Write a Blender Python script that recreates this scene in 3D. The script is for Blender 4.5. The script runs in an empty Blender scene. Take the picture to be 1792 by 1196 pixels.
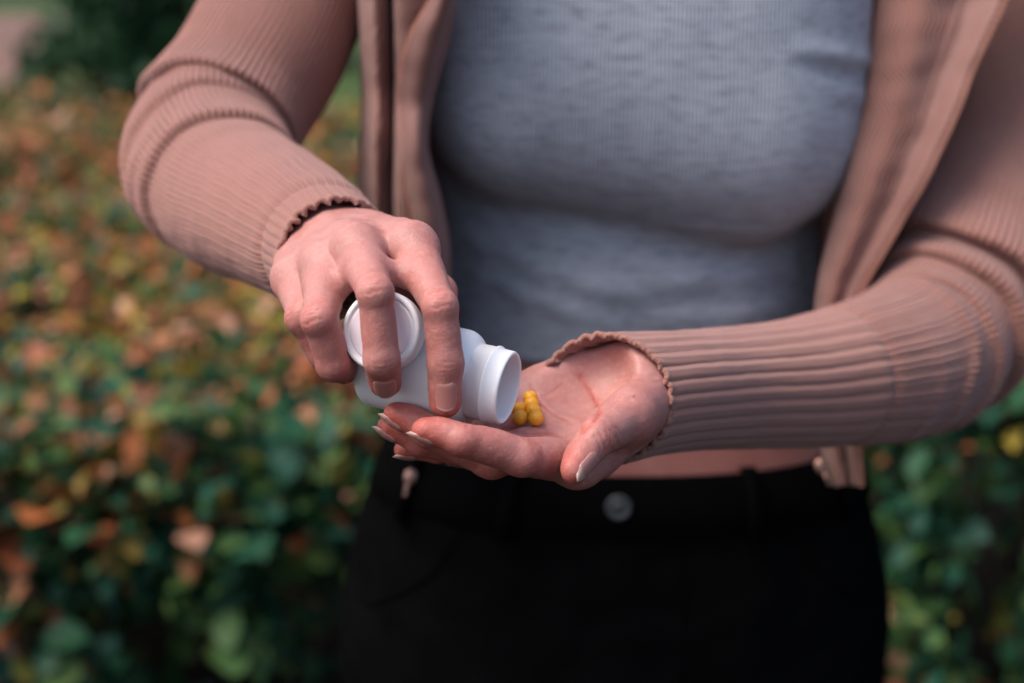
import bpy, math, random
import numpy as np
from mathutils import Vector

random.seed(7)
rng = np.random.default_rng(11)
C = bpy.context.scene.collection
SC = bpy.context.scene

# ---------------------------------------------------------------- camera
PITCH = math.radians(14.0)
CAM_Z = 1.30
cam_d = bpy.data.cameras.new('camera')
cam_d.lens = 50.0
cam_d.sensor_width = 36.0
cam_d.clip_start = 0.02
cam_d.clip_end = 400.0
cam_d.dof.use_dof = True
cam_d.dof.focus_distance = 0.592
cam_d.dof.aperture_fstop = 4.7
cam_d.dof.aperture_blades = 0
cam = bpy.data.objects.new('camera', cam_d)
C.objects.link(cam)
cam.location = (0, 0, CAM_Z)
cam.rotation_euler = (math.pi / 2 - PITCH, 0, 0)
SC.camera = cam

# ---------------------------------------------------------------- sky, sun, exposure
SUN_EL, SUN_AZ = math.radians(58), math.radians(-116)   # azimuth from +Y (away from the camera) towards +X
world = bpy.data.worlds.new('World')
SC.world = world
world.use_nodes = True
wn = world.node_tree.nodes
wl = world.node_tree.links
sky = wn.new('ShaderNodeTexSky')
sky.sky_type = 'NISHITA'
sky.sun_disc = False
sky.sun_elevation = SUN_EL
sky.sun_rotation = SUN_AZ
sky.air_density = 1.0
sky.dust_density = 4.0
sky.ozone_density = 1.5
bg = wn['Background']
bg.inputs['Strength'].default_value = 0.125
wl.new(sky.outputs['Color'], bg.inputs['Color'])
sun_d = bpy.data.lights.new('sun', 'SUN')
sun_d.energy = 1.9
sun_d.angle = math.radians(36)
sun_d.color = (1.0, 0.93, 0.86)
sun = bpy.data.objects.new('sun', sun_d)
C.objects.link(sun)
sdir = Vector((math.sin(SUN_AZ) * math.cos(SUN_EL), math.cos(SUN_AZ) * math.cos(SUN_EL), math.sin(SUN_EL)))
sun.rotation_euler = sdir.to_track_quat('Z', 'Y').to_euler()
sun.location = sdir * 30
SC.view_settings.view_transform = 'Standard'
SC.view_settings.look = 'None'
SC.view_settings.gamma = 1.0
SC.view_settings.use_curve_mapping = False
SC.view_settings.exposure = 0.88

# ---------------------------------------------------------------- helpers: space
K = 0.72 / 1792.0
CP, SP = math.cos(PITCH), math.sin(PITCH)


def P(px, py, d):
    """point of the place seen at photo pixel (px,py), d millimetres deep; millimetres in the camera's axes"""
    return np.array([(px - 896) * K * d, (598 - py) * K * d, d], float)


def to_world(v):
    """millimetres in camera axes -> metres in the world"""
    v = np.asarray(v, float) / 1000.0
    out = np.empty_like(v)
    out[..., 0] = v[..., 0]
    out[..., 1] = v[..., 2] * CP + v[..., 1] * SP
    out[..., 2] = CAM_Z + v[..., 1] * CP - v[..., 2] * SP
    return out


def PW(px, py, d):
    return to_world(P(px, py, d))


def unit(v):
    v = np.asarray(v, float)
    return v / np.linalg.norm(v)


def to_px(v):
    return 896 + v[..., 0] / (K * v[..., 2]), 598 - v[..., 1] / (K * v[..., 2])


# ---------------------------------------------------------------- helpers: objects
def tag(o, label=None, cat=None, group=None, kind=None):
    if label: o['label'] = label
    if cat: o['category'] = cat
    if group: o['group'] = group
    if kind: o['kind'] = kind
    return o


def empty(name, loc):
    o = bpy.data.objects.new(name, None)
    C.objects.link(o)
    o.location = loc
    o.empty_display_size = 0.05
    return o


def link_mesh(name, me, mat=None, parent=None):
    o = bpy.data.objects.new(name, me)
    C.objects.link(o)
    if mat is not None and not me.materials:
        me.materials.append(mat)
    if parent is not None:
        o.parent = parent
        o.matrix_parent_inverse = parent_world(parent).inverted()
    return o


def parent_world(p):
    m = p.matrix_parent_inverse @ p.matrix_basis
    return parent_world(p.parent) @ m if p.parent is not None else p.matrix_basis.copy()


def mesh_np(name, verts, faces, smooth=True):
    """verts (n,3); faces (m,3) or (m,4) int array, or a list"""
    me = bpy.data.meshes.new(name)
    if isinstance(faces, np.ndarray):
        n, k = faces.shape
        me.vertices.add(len(verts))
        me.vertices.foreach_set('co', np.ascontiguousarray(verts, dtype=np.float32).ravel())
        me.loops.add(n * k)
        me.loops.foreach_set('vertex_index', faces.astype(np.int32).ravel())
        me.polygons.add(n)
        me.polygons.foreach_set('loop_start', np.arange(0, n * k, k, dtype=np.int32))
        try:
            me.polygons.foreach_set('loop_total', np.full(n, k, dtype=np.int32))
        except Exception:
            pass
        me.update(calc_edges=True)
        me.validate()
    else:
        me.from_pydata([tuple(v) for v in verts], [], faces)
        me.update()
    if smooth:
        me.polygons.foreach_set('use_smooth', np.ones(len(me.polygons), dtype=bool))
    return me


def add_attr(me, name, arr):
    arr = np.asarray(arr, dtype=np.float32)
    if arr.ndim == 1:
        a = me.attributes.new(name, 'FLOAT', 'POINT')
        a.data.foreach_set('value', arr)
    else:
        a = me.attributes.new(name, 'FLOAT_COLOR', 'POINT')
        if arr.shape[1] == 3:
            arr = np.concatenate([arr, np.ones((len(arr), 1), np.float32)], 1)
        a.data.foreach_set('color', np.ascontiguousarray(arr).ravel())


def add_uv(me, uv):
    """per-vertex uv"""
    l = me.uv_layers.new(name='UVMap')
    idx = np.empty(len(me.loops), dtype=np.int32)
    me.loops.foreach_get('vertex_index', idx)
    l.data.foreach_set('uv', np.ascontiguousarray(uv[idx], dtype=np.float32).ravel())


def grid_faces(nu, nv, wrap_v=False):
    """grid of nu rows x nv columns"""
    i = np.arange(nu - 1)[:, None]
    j = np.arange(nv if wrap_v else nv - 1)[None, :]
    j2 = (j + 1) % nv
    a = i * nv + j
    b = i * nv + j2
    c = (i + 1) * nv + j2
    d = (i + 1) * nv + j
    return np.stack([a, b, c, d], -1).reshape(-1, 4)


def solidify(o, t, off=-1.0):
    m = o.modifiers.new('thickness', 'SOLIDIFY')
    m.thickness = t
    m.offset = off
    return m


def catmull(pts, n):
    pts = np.asarray(pts, float)
    m = len(pts)
    ext = np.vstack([2 * pts[0] - pts[1], pts, 2 * pts[-1] - pts[-2]])
    t = np.linspace(0, m - 1, n)
    i = np.minimum(t.astype(int), m - 2)
    f = (t - i)[:, None]
    p0, p1, p2, p3 = ext[i], ext[i + 1], ext[i + 2], ext[i + 3]
    return 0.5 * ((2 * p1) + (-p0 + p2) * f + (2 * p0 - 5 * p1 + 4 * p2 - p3) * f ** 2 + (-p0 + 3 * p1 - 3 * p2 + p3) * f ** 3)


def tube(pts, r, seg=8, closed_ends=True):
    pts = np.asarray(pts, float)
    n = len(pts)
    r = np.broadcast_to(np.asarray(r, float), (n,))
    t = np.gradient(pts, axis=0)
    t /= np.linalg.norm(t, axis=1, keepdims=True)
    ref = np.array([0.12, 0.2, 0.97]) if abs(t[0] @ np.array([0.12, 0.2, 0.97])) < 0.9 else np.array([1.0, 0, 0])
    e1 = np.cross(t, ref)
    e1 /= np.linalg.norm(e1, axis=1, keepdims=True)
    e2 = np.cross(t, e1)
    th = np.linspace(0, 2 * np.pi, seg, endpoint=False)
    v = pts[:, None, :] + r[:, None, None] * (np.cos(th)[None, :, None] * e1[:, None, :] + np.sin(th)[None, :, None] * e2[:, None, :])
    f = [tuple(q) for q in grid_faces(n, seg, True)]
    if closed_ends:
        f.append(tuple(range(seg - 1, -1, -1)))
        f.append(tuple(range((n - 1) * seg, n * seg)))
    return v.reshape(-1, 3), f


def join_parts(parts):
    vs, fs, o = [], [], 0
    for v, f in parts:
        vs.append(np.asarray(v, float))
        fs += [tuple(int(i) + o for i in q) for q in f]
        o += len(v)
    return np.vstack(vs), fs


# ---------------------------------------------------------------- helpers: distance fields and their meshes
def smin(a, b, k):
    if k <= 1e-6:
        return np.minimum(a, b)
    h = np.clip(0.5 + 0.5 * (b - a) / k, 0, 1)
    return b * (1 - h) + a * h - k * h * (1 - h)


class Field:
    def __init__(s, lo, hi, h):
        s.lo = np.asarray(lo, float)
        s.h = h
        s.n = np.ceil((np.asarray(hi, float) - s.lo) / h).astype(int) + 1
        s.ax = [(s.lo[i] + h * np.arange(s.n[i])).astype(np.float32) for i in range(3)]

    def empty(s):
        return np.full(s.n, 60.0, np.float32)

    def box(s, lo, hi):
        a = np.clip(np.floor((np.asarray(lo) - s.lo) / s.h).astype(int), 0, s.n)
        b = np.clip(np.ceil((np.asarray(hi) - s.lo) / s.h).astype(int) + 1, 0, s.n)
        sl = tuple(slice(a[i], b[i]) for i in range(3))
        return sl, s.ax[0][sl[0]][:, None, None], s.ax[1][sl[1]][None, :, None], s.ax[2][sl[2]][None, None, :]

    def add(s, F, prim, k):
        fn, lo, hi = prim
        sl, X, Y, Z = s.box(lo - 14, hi + 14)
        if 0 in F[sl].shape:
            return
        F[sl] = smin(F[sl], fn(X, Y, Z), k)

    def cut(s, F, prim, k):
        """smooth removal"""
        fn, lo, hi = prim
        sl, X, Y, Z = s.box(lo - 14, hi + 14)
        if 0 in F[sl].shape:
            return
        F[sl] = -smin(-F[sl], fn(X, Y, Z), k)


def cone(a, b, r1, r2, flat=None):
    """tapered capsule; flat = (direction, factor): thinner (factor < 1) along that direction"""
    a = np.asarray(a, float); b = np.asarray(b, float)
    ba = b - a
    L2 = max(float(ba @ ba), 1e-9)

    def fn(X, Y, Z):
        x, y, z = X - a[0], Y - a[1], Z - a[2]
        t = np.clip((x * ba[0] + y * ba[1] + z * ba[2]) / L2, 0, 1)
        qx, qy, qz = x - t * ba[0], y - t * ba[1], z - t * ba[2]
        d2 = qx * qx + qy * qy + qz * qz
        if flat is not None:
            n, f = flat
            q = qx * n[0] + qy * n[1] + qz * n[2]
            d2 = d2 + q * q * (1 / (f * f) - 1)
        return (np.sqrt(d2) - (r1 + (r2 - r1) * t)).astype(np.float32)
    r = max(r1, r2)
    return fn, np.minimum(a, b) - r, np.maximum(a, b) + r


def ball(c, r):
    return cone(c, np.asarray(c, float) + np.array([0.001, 0, 0]), r, r)


def ellipsoid(c, R, axes=None):
    c = np.asarray(c, float); R = np.asarray(R, float)
    A = np.eye(3) if axes is None else np.asarray(axes, float)

    def fn(X, Y, Z):
        x, y, z = X - c[0], Y - c[1], Z - c[2]
        s = 0
        s2 = 0
        for i in range(3):
            u = (x * A[i, 0] + y * A[i, 1] + z * A[i, 2]) / R[i]
            s = s + u * u
            s2 = s2 + (u / R[i]) ** 2
        k0 = np.sqrt(s); k1 = np.sqrt(s2)
        return (k0 * (k0 - 1) / np.maximum(k1, 1e-6)).astype(np.float32)
    m = R.max()
    return fn, c - m, c + m


def net(F, lo, h, level=0.0):
    """surface nets: verts, quads"""
    F = F - level
    ins = F < 0
    n = np.array(F.shape)
    c = np.zeros(n - 1, np.int8)
    for dx in (0, 1):
        for dy in (0, 1):
            for dz in (0, 1):
                c += ins[dx:n[0] - 1 + dx, dy:n[1] - 1 + dy, dz:n[2] - 1 + dz]
    act = (c > 0) & (c < 8)
    idx = np.argwhere(act)
    vid = np.full(n - 1, -1, np.int32)
    vid[act] = np.arange(len(idx))
    val = {}
    for dx in (0, 1):
        for dy in (0, 1):
            for dz in (0, 1):
                val[(dx, dy, dz)] = F[idx[:, 0] + dx, idx[:, 1] + dy, idx[:, 2] + dz]
    acc = np.zeros((len(idx), 3)); cnt = np.zeros(len(idx))
    for a in val:
        for ax in range(3):
            if a[ax] == 0:
                b = list(a); b[ax] = 1; b = tuple(b)
                fa, fb = val[a], val[b]
                m = (fa < 0) != (fb < 0)
                t = np.where(m, fa / np.where(m, fa - fb, 1), 0)
                p = np.array(a, float)[None, :].repeat(len(idx), 0)
                p[:, ax] += t
                acc[m] += p[m]; cnt[m] += 1
    v = (idx + acc / cnt[:, None]) * h + np.asarray(lo)
    quads = []
    for ax in range(3):
        o = [(1, 2), (2, 0), (0, 1)][ax]
        sl0 = [slice(None)] * 3; sl1 = [slice(None)] * 3
        sl0[ax] = slice(0, n[ax] - 1); sl1[ax] = slice(1, n[ax])
        for q in o:
            sl0[q] = slice(1, n[q] - 1); sl1[q] = slice(1, n[q] - 1)
        A, B = ins[tuple(sl0)], ins[tuple(sl1)]
        e = np.argwhere(A != B)
        if len(e) == 0:
            continue
        flip = A[tuple(e.T)]
        base = e.copy()
        for q in o:
            base[:, q] += 1
        def g(du, dv):
            b = base.copy(); b[:, o[0]] += du; b[:, o[1]] += dv
            return vid[b[:, 0], b[:, 1], b[:, 2]]
        qd = np.stack([g(-1, -1), g(0, -1), g(0, 0), g(-1, 0)], 1)
        qd[~flip] = qd[~flip][:, ::-1]
        quads.append(qd)
    return v, np.vstack(quads)


def field_at(F, lo, h, v):
    g = (v - np.asarray(lo)) / h
    i = np.clip(np.floor(g).astype(int), 0, np.array(F.shape) - 2)
    f = g - i
    out = 0
    for dx in (0, 1):
        for dy in (0, 1):
            for dz in (0, 1):
                w = np.abs(1 - dx - f[:, 0]) * np.abs(1 - dy - f[:, 1]) * np.abs(1 - dz - f[:, 2])
                out = out + w * F[i[:, 0] + dx, i[:, 1] + dy, i[:, 2] + dz]
    return out


def field_normal(F, lo, h, v):
    e = h
    n = np.stack([field_at(F, lo, h, v + np.eye(3)[i] * e) - field_at(F, lo, h, v - np.eye(3)[i] * e) for i in range(3)], 1)
    return n / np.maximum(np.linalg.norm(n, axis=1, keepdims=True), 1e-9)


def snap(F, lo, h, v, it=2):
    for _ in range(it):
        n = field_normal(F, lo, h, v)
        v = v - n * field_at(F, lo, h, v)[:, None]
    return v


def noise3(v, scale, seed, octaves=3):
    """cheap smooth noise from summed sines, roughly -1..1"""
    r = np.random.default_rng(seed)
    out = np.zeros(len(v)); amp = 1.0; tot = 0
    for o in range(octaves):
        for _ in range(4):
            k = r.normal(size=3); k = k / np.linalg.norm(k) * (2 ** o) / scale * 2 * np.pi * r.uniform(0.7, 1.3)
            out += amp * 0.5 * np.sin(v @ k + r.uniform(0, 6.28))
        tot += amp; amp *= 0.5
    return out / tot


# ---------------------------------------------------------------- materials
class Mat:
    def __init__(s, name):
        s.m = bpy.data.materials.new(name)
        s.m.use_nodes = True
        s.nt = s.m.node_tree
        s.b = s.nt.nodes['Principled BSDF']

    def n(s, t, **kw):
        nd = s.nt.nodes.new(t)
        for k, v in kw.items():
            if k in nd.inputs:
                nd.inputs[k].default_value = v
            else:
                setattr(nd, k, v)
        return nd

    def l(s, a, b):
        s.nt.links.new(a, b)

    def set(s, **kw):
        for k, v in kw.items():
            s.b.inputs[k.replace('_', ' ')].default_value = v
        return s

    def noise(s, vec, scale, detail=3, rough=0.5):
        nd = s.n('ShaderNodeTexNoise')
        nd.inputs['Scale'].default_value = scale
        nd.inputs['Detail'].default_value = detail
        nd.inputs['Roughness'].default_value = rough
        if vec is not None:
            s.l(vec, nd.inputs['Vector'])
        return nd

    def math(s, op, a, b=None, c=None):
        nd = s.n('ShaderNodeMath')
        nd.operation = op
        for i, x in enumerate((a, b, c)):
            if x is None:
                continue
            if isinstance(x, (int, float)):
                nd.inputs[i].default_value = x
            else:
                s.l(x, nd.inputs[i])
        return nd.outputs[0]

    def ramp(s, fac, stops):
        nd = s.n('ShaderNodeValToRGB')
        el = nd.color_ramp.elements
        while len(el) > 1:
            el.remove(el[-1])
        el[0].position, el[0].color = stops[0][0], (*stops[0][1], 1)
        for p, c in stops[1:]:
            e = el.new(p); e.color = (*c, 1)
        s.l(fac, nd.inputs[0])
        return nd.outputs[0]

    def mix(s, fac, a, b, blend='MIX'):
        nd = s.n('ShaderNodeMix')
        nd.data_type = 'RGBA'
        nd.blend_type = blend
        for sock, x in ((nd.inputs['Factor'], fac), (nd.inputs[6], a), (nd.inputs[7], b)):
            if isinstance(x, (int, float)):
                sock.default_value = x
            elif isinstance(x, tuple):
                sock.default_value = (*x, 1) if len(x) == 3 else x
            else:
                s.l(x, sock)
        return nd.outputs[2]

    def bump(s, h, strength, dist, prev=None):
        nd = s.n('ShaderNodeBump')
        nd.inputs['Strength'].default_value = strength
        nd.inputs['Distance'].default_value = dist
        s.l(h, nd.inputs['Height'])
        if prev is not None:
            s.l(prev, nd.inputs['Normal'])
        return nd.outputs[0]

    def attr(s, name):
        nd = s.n('ShaderNodeAttribute')
        nd.attribute_name = name
        return nd

    def coord(s, which='Object'):
        return s.n('ShaderNodeTexCoord').outputs[which]

    def mapping(s, vec, scale):
        nd = s.n('ShaderNodeMapping')
        nd.inputs['Scale'].default_value = scale
        s.l(vec, nd.inputs['Vector'])
        return nd.outputs[0]


def skin_material():
    m = Mat('skin')
    co = m.coord('Object')
    fl = m.attr('flush_shade').outputs['Fac']
    mole = m.attr('mole').outputs['Fac']
    mott = m.math('MULTIPLY_ADD', m.noise(co, 55, 5, 0.65).outputs['Fac'], 1.5, -0.25)
    fine = m.noise(co, 420, 3, 0.6).outputs['Fac']
    base = m.mix(m.math('MINIMUM', m.math('MAXIMUM', mott, 0.0), 1.0), (0.465, 0.235, 0.208), (0.36, 0.146, 0.126))
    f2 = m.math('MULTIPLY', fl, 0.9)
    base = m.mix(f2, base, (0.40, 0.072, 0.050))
    base = m.mix(m.math('MULTIPLY', m.math('SUBTRACT', fine, 0.5), 0.9), base, (0.66, 0.40, 0.34))
    base = m.mix(mole, base, (0.16, 0.06, 0.04))
    m.l(base, m.b.inputs['Base Color'])
    rg = m.math('MULTIPLY_ADD', fine, 0.25, 0.42)
    m.l(rg, m.b.inputs['Roughness'])
    vor = m.n('ShaderNodeTexVoronoi')
    vor.inputs['Scale'].default_value = 900
    m.l(co, vor.inputs['Vector'])
    b1 = m.bump(vor.outputs['Distance'], 0.17, 0.0005)
    b2 = m.bump(m.noise(co, 1500, 2, 0.6).outputs['Fac'], 0.25, 0.0003, b1)
    b3 = m.bump(m.noise(co, 300, 3, 0.6).outputs['Fac'], 0.05, 0.0006, b2)
    m.l(b3, m.b.inputs['Normal'])
    m.set(Subsurface_Weight=0.2, Subsurface_Scale=0.0038, Subsurface_Radius=(1.0, 0.28, 0.16), Specular_IOR_Level=0.42)
    return m.m


def nail_material(name, tip, bed, edge):
    m = Mat(name)
    t = m.attr('tip').outputs['Fac']
    col = m.ramp(t, [(0.0, tuple(min(1, x * 1.15) for x in bed)), (0.2, bed), (edge, bed), (edge + 0.05, tip), (1.0, tip)])
    m.l(col, m.b.inputs['Base Color'])
    m.set(Roughness=0.33, Subsurface_Weight=0.3, Subsurface_Scale=0.002, Coat_Weight=0.1, Coat_Roughness=0.2)
    return m.m


def knit_material(name, c1, c2, period_mm, strength=0.6):
    """ribbed knit; UV in millimetres, ribs run along v"""
    m = Mat(name)
    uv = m.n('ShaderNodeUVMap').outputs['UV']
    sep = m.n('ShaderNodeSeparateXYZ')
    m.l(uv, sep.inputs[0])
    u, v = sep.outputs[0], sep.outputs[1]
    wob = m.math('MULTIPLY', m.noise(uv, 0.02, 1).outputs['Fac'], 0.5)
    rib = m.math('SINE', m.math('MULTIPLY', m.math('ADD', u, wob), 2 * math.pi / period_mm))
    st = m.math('SINE', m.math('ADD', m.math('MULTIPLY', v, 2 * math.pi / 1.5), m.math('MULTIPLY', m.math('ABSOLUTE', rib), 1.6)))
    fuzz = m.noise(uv, 1.3, 3, 0.7).outputs['Fac']
    blot = m.noise(uv, 0.035, 3, 0.6).outputs['Fac']
    base = m.mix(blot, c1, c2)
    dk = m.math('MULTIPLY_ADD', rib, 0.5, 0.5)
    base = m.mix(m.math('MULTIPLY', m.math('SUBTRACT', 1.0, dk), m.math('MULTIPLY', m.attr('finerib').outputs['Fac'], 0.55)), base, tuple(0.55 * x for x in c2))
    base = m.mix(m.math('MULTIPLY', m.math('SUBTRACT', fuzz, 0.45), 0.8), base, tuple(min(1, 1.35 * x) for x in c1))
    m.l(base, m.b.inputs['Base Color'])
    ribm = m.attr('finerib').outputs['Fac']
    h = m.math('ADD', m.math('MULTIPLY', rib, ribm), m.math('MULTIPLY', st, 0.18))
    h = m.math('ADD', h, m.math('MULTIPLY', fuzz, 0.7))
    m.l(m.bump(h, strength, 0.0006), m.b.inputs['Normal'])
    m.set(Roughness=0.9, Specular_IOR_Level=0.15, Sheen_Weight=0.25, Sheen_Roughness=0.5, Sheen_Tint=(1.0, 0.86, 0.88, 1))
    return m.m


def simple(name, col, rough=0.5, metal=0.0, **kw):
    m = Mat(name)
    m.set(Base_Color=(*col, 1), Roughness=rough, Metallic=metal, **kw)
    return m


def plastic_material(name, col, rough=0.32):
    m = simple(name, col, rough)
    co = m.coord('Object')
    n1 = m.noise(co, 120, 3, 0.6).outputs['Fac']
    m.l(m.math('MULTIPLY_ADD', n1, 0.25, rough - 0.1), m.b.inputs['Roughness'])
    m.l(m.mix(m.noise(co, 60, 4, 0.6).outputs['Fac'], col, tuple(x * 0.93 for x in col)), m.b.inputs['Base Color'])
    m.l(m.bump(m.noise(co, 500, 3, 0.6).outputs['Fac'], 0.08, 0.0004), m.b.inputs['Normal'])
    m.set(Subsurface_Weight=0.25, Subsurface_Scale=0.002, Subsurface_Radius=(1, 1, 1))
    return m.m


def leaf_material(name):
    m = Mat(name)
    c = m.attr('tint').outputs['Color']
    co = m.coord('Object')
    c2 = m.mix(m.math('MULTIPLY', m.noise(co, 60, 3).outputs['Fac'], 0.5), c, (0.03, 0.03, 0.012), 'MIX')
    m.l(c2, m.b.inputs['Base Color'])
    m.set(Roughness=0.55, Specular_IOR_Level=0.28)
    tr = m.n('ShaderNodeBsdfTranslucent')
    m.l(c2, tr.inputs['Color'])
    mx = m.n('ShaderNodeMixShader')
    mx.inputs[0].default_value = 0.25
    m.l(m.b.outputs[0], mx.inputs[1]); m.l(tr.outputs[0], mx.inputs[2])
    m.l(mx.outputs[0], m.nt.nodes['Material Output'].inputs['Surface'])
    return m.m


def ground_material(name, stops, scale):
    m = Mat(name)
    co = m.coord('Object')
    n1 = m.noise(co, scale, 6, 0.65).outputs['Fac']
    m.l(m.ramp(n1, stops), m.b.inputs['Base Color'])
    m.l(m.bump(m.noise(co, scale * 8, 5, 0.7).outputs['Fac'], 0.6, 0.02), m.b.inputs['Normal'])
    m.set(Roughness=0.95, Specular_IOR_Level=0.15)
    return m.m


M_skin = skin_material()
M_nail_clear = nail_material('fingernail_natural', (0.54, 0.38, 0.33), (0.43, 0.18, 0.155), 0.90)
M_nail_long = nail_material('fingernail_long', (0.44, 0.27, 0.23), (0.40, 0.18, 0.15), 0.70)
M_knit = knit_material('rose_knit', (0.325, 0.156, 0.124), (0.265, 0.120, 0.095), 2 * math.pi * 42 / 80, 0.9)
M_white = plastic_material('white_plastic', (0.86, 0.85, 0.865))
M_leaf = leaf_material('leaf')
M_steel = simple('grey_metal', (0.13, 0.133, 0.14), 0.6, 1.0).m
M_copper = simple('rose_metal', (0.34, 0.20, 0.165), 0.5, 1.0).m

#@SETTING
# ================================================================= setting
def quad_sheet(name, x0, x1, y0, y1, z, mat, n=2):
    xs = np.linspace(x0, x1, n); ys = np.linspace(y0, y1, n)
    v = np.stack(np.meshgrid(xs, ys, indexing='ij') + [np.full((n, n), z)], -1).reshape(-1, 3)
    o = link_mesh(name, mesh_np(name, v, grid_faces(n, n)[:, ::-1], False), mat)
    return o


M_soil = ground_material('soil', [(0.3, (0.010, 0.008, 0.006)), (0.7, (0.022, 0.016, 0.011))], 6)
M_path = ground_material('path_gravel', [(0.3, (0.13, 0.075, 0.060)), (0.7, (0.19, 0.115, 0.092))], 3)
lw = quad_sheet('lawn', -80, 80, 9.2, 160, 0.004, ground_material('mown_grass', [(0.3, (0.03, 0.06, 0.018)), (0.7, (0.06, 0.085, 0.025))], 4))
tag(lw, kind='structure')
g = quad_sheet('ground', -150, 150, -30, 300, 0.0, M_soil)
tag(g, kind='structure')
v = catmull([(-14, 9, .004), (-8.6, 14, .004), (-8.2, 18, .004), (-9.5, 24, .004), (-13, 36, .004), (-22, 70, .004)], 40)
tn = np.gradient(v, axis=0); tn /= np.linalg.norm(tn, axis=1, keepdims=True)
sd = np.stack([tn[:, 1], -tn[:, 0], 0 * tn[:, 0]], 1)
vv = np.stack([v - sd * 2.4, v + sd * 2.4], 1).reshape(-1, 3)
vv[:, 2] = 0.008
po = link_mesh('path', mesh_np('path', vv, grid_faces(40, 2)), M_path)
tag(po, kind='structure')

# leaves: a folded, pointed oval of six quads-worth of faces
LEAF_V = np.array([[0, 0, 0], [0.30, 0.25, 0.06], [0.36, 0.55, 0.05], [0.2, 0.84, 0.0], [0, 1.0, -0.10],
                   [-0.2, 0.84, 0.0], [-0.36, 0.55, 0.05], [-0.30, 0.25, 0.06], [0, 0.28, -0.02], [0, 0.6, -0.03]])
LEAF_F = np.array([[0, 1, 8], [1, 2, 8], [2, 9, 8], [2, 3, 9], [3, 4, 9], [4, 5, 9], [5, 6, 9], [6, 8, 9], [6, 7, 8], [7, 0, 8]])


def rot_batch(yaw, pitch, roll):
    cy, sy = np.cos(yaw), np.sin(yaw); cp, sp = np.cos(pitch), np.sin(pitch); cr, sr = np.cos(roll), np.sin(roll)
    z = np.zeros_like(yaw); o = np.ones_like(yaw)
    Rz = np.stack([np.stack([cy, -sy, z], -1), np.stack([sy, cy, z], -1), np.stack([z, z, o], -1)], -2)
    Rx = np.stack([np.stack([o, z, z], -1), np.stack([z, cp, -sp], -1), np.stack([z, sp, cp], -1)], -2)
    Ry = np.stack([np.stack([cr, z, sr], -1), np.stack([z, o, z], -1), np.stack([-sr, z, cr], -1)], -2)
    return Rz @ Rx @ Ry


GREENS = np.array([[0.012, 0.088, 0.048], [0.020, 0.115, 0.052], [0.055, 0.14, 0.036], [0.016, 0.105, 0.068], [0.10, 0.175, 0.042]])
YELLOWS = np.array([[0.42, 0.30, 0.045], [0.34, 0.27, 0.045], [0.54, 0.34, 0.08], [0.26, 0.26, 0.05]])
ORANGES = np.array([[0.56, 0.17, 0.06], [0.46, 0.13, 0.06], [0.60, 0.24, 0.11], [0.34, 0.09, 0.038], [0.62, 0.31, 0.21]])


def leaf_colours(n, pg, py, r):
    u = r.uniform(size=n)
    g_, y_, o_ = (a[r.integers(0, len(a), n)] for a in (GREENS, YELLOWS, ORANGES))
    c = np.where((u < pg)[:, None], g_, np.where((u < pg + py)[:, None], y_, o_))
    return c * r.uniform(0.7, 1.3, (n, 1))


def leaf_mass(name, pos, size, R, col, parent, kind='stuff'):
    n = len(pos)
    sh = np.stack([rng.uniform(0.6, 1.35, n), rng.uniform(0.75, 1.25, n), rng.uniform(0.3, 2.6, n)], 1)
    v = (R[:, None] @ (LEAF_V[None] * sh[:, None] * size[:, None, None])[..., None])[..., 0] + pos[:, None]
    f = (LEAF_F[None] + (np.arange(n) * len(LEAF_V))[:, None, None]).reshape(-1, 3)
    me = mesh_np(name, v.reshape(-1, 3), f, False)
    add_attr(me, 'tint', np.repeat(col, len(LEAF_V), 0))
    o = link_mesh(name, me, M_leaf, parent)
    if kind: o['kind'] = kind
    return o


M_twig = simple('twig_bark', (0.03, 0.021, 0.015), 0.85).m


def twigs(name, base_pts, tip_pts, parent, r0=0.006):
    parts = []
    for a, b in zip(base_pts, tip_pts):
        mid = (a + b) / 2 + rng.normal(size=3) * 0.04
        parts.append(tube(catmull([a, mid, b], 6), np.linspace(r0, r0 * 0.35, 6), 5))
    vv_, ff_ = join_parts(parts)
    o = link_mesh(name, mesh_np(name, vv_, ff_), M_twig, parent)
    o['kind'] = 'stuff'
    return o


def hedge_height(x, y):
    return (0.62 + 0.06 * np.sin(1.9 * x + 0.7) + 0.05 * np.sin(2.7 * y + x) + 0.04 * np.sin(5.1 * x - 3.3 * y) + 0.025 * np.sin(9 * x + 7 * y))


def hedge_front(x):
    return 2.12 + 0.09 * np.sin(2.3 * x + 1.0) + 0.05 * np.sin(6.1 * x)


def in_view(p, margin=0.08):
    d = p[:, 1] * CP + (CAM_Z - p[:, 2]) * SP
    X = p[:, 0] / d; Y = ((p[:, 2] - CAM_Z) * CP + p[:, 1] * SP) / d
    return (np.abs(X) < 0.36 + margin) & (np.abs(Y) < 0.24 + margin) & (d > 0)


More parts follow.
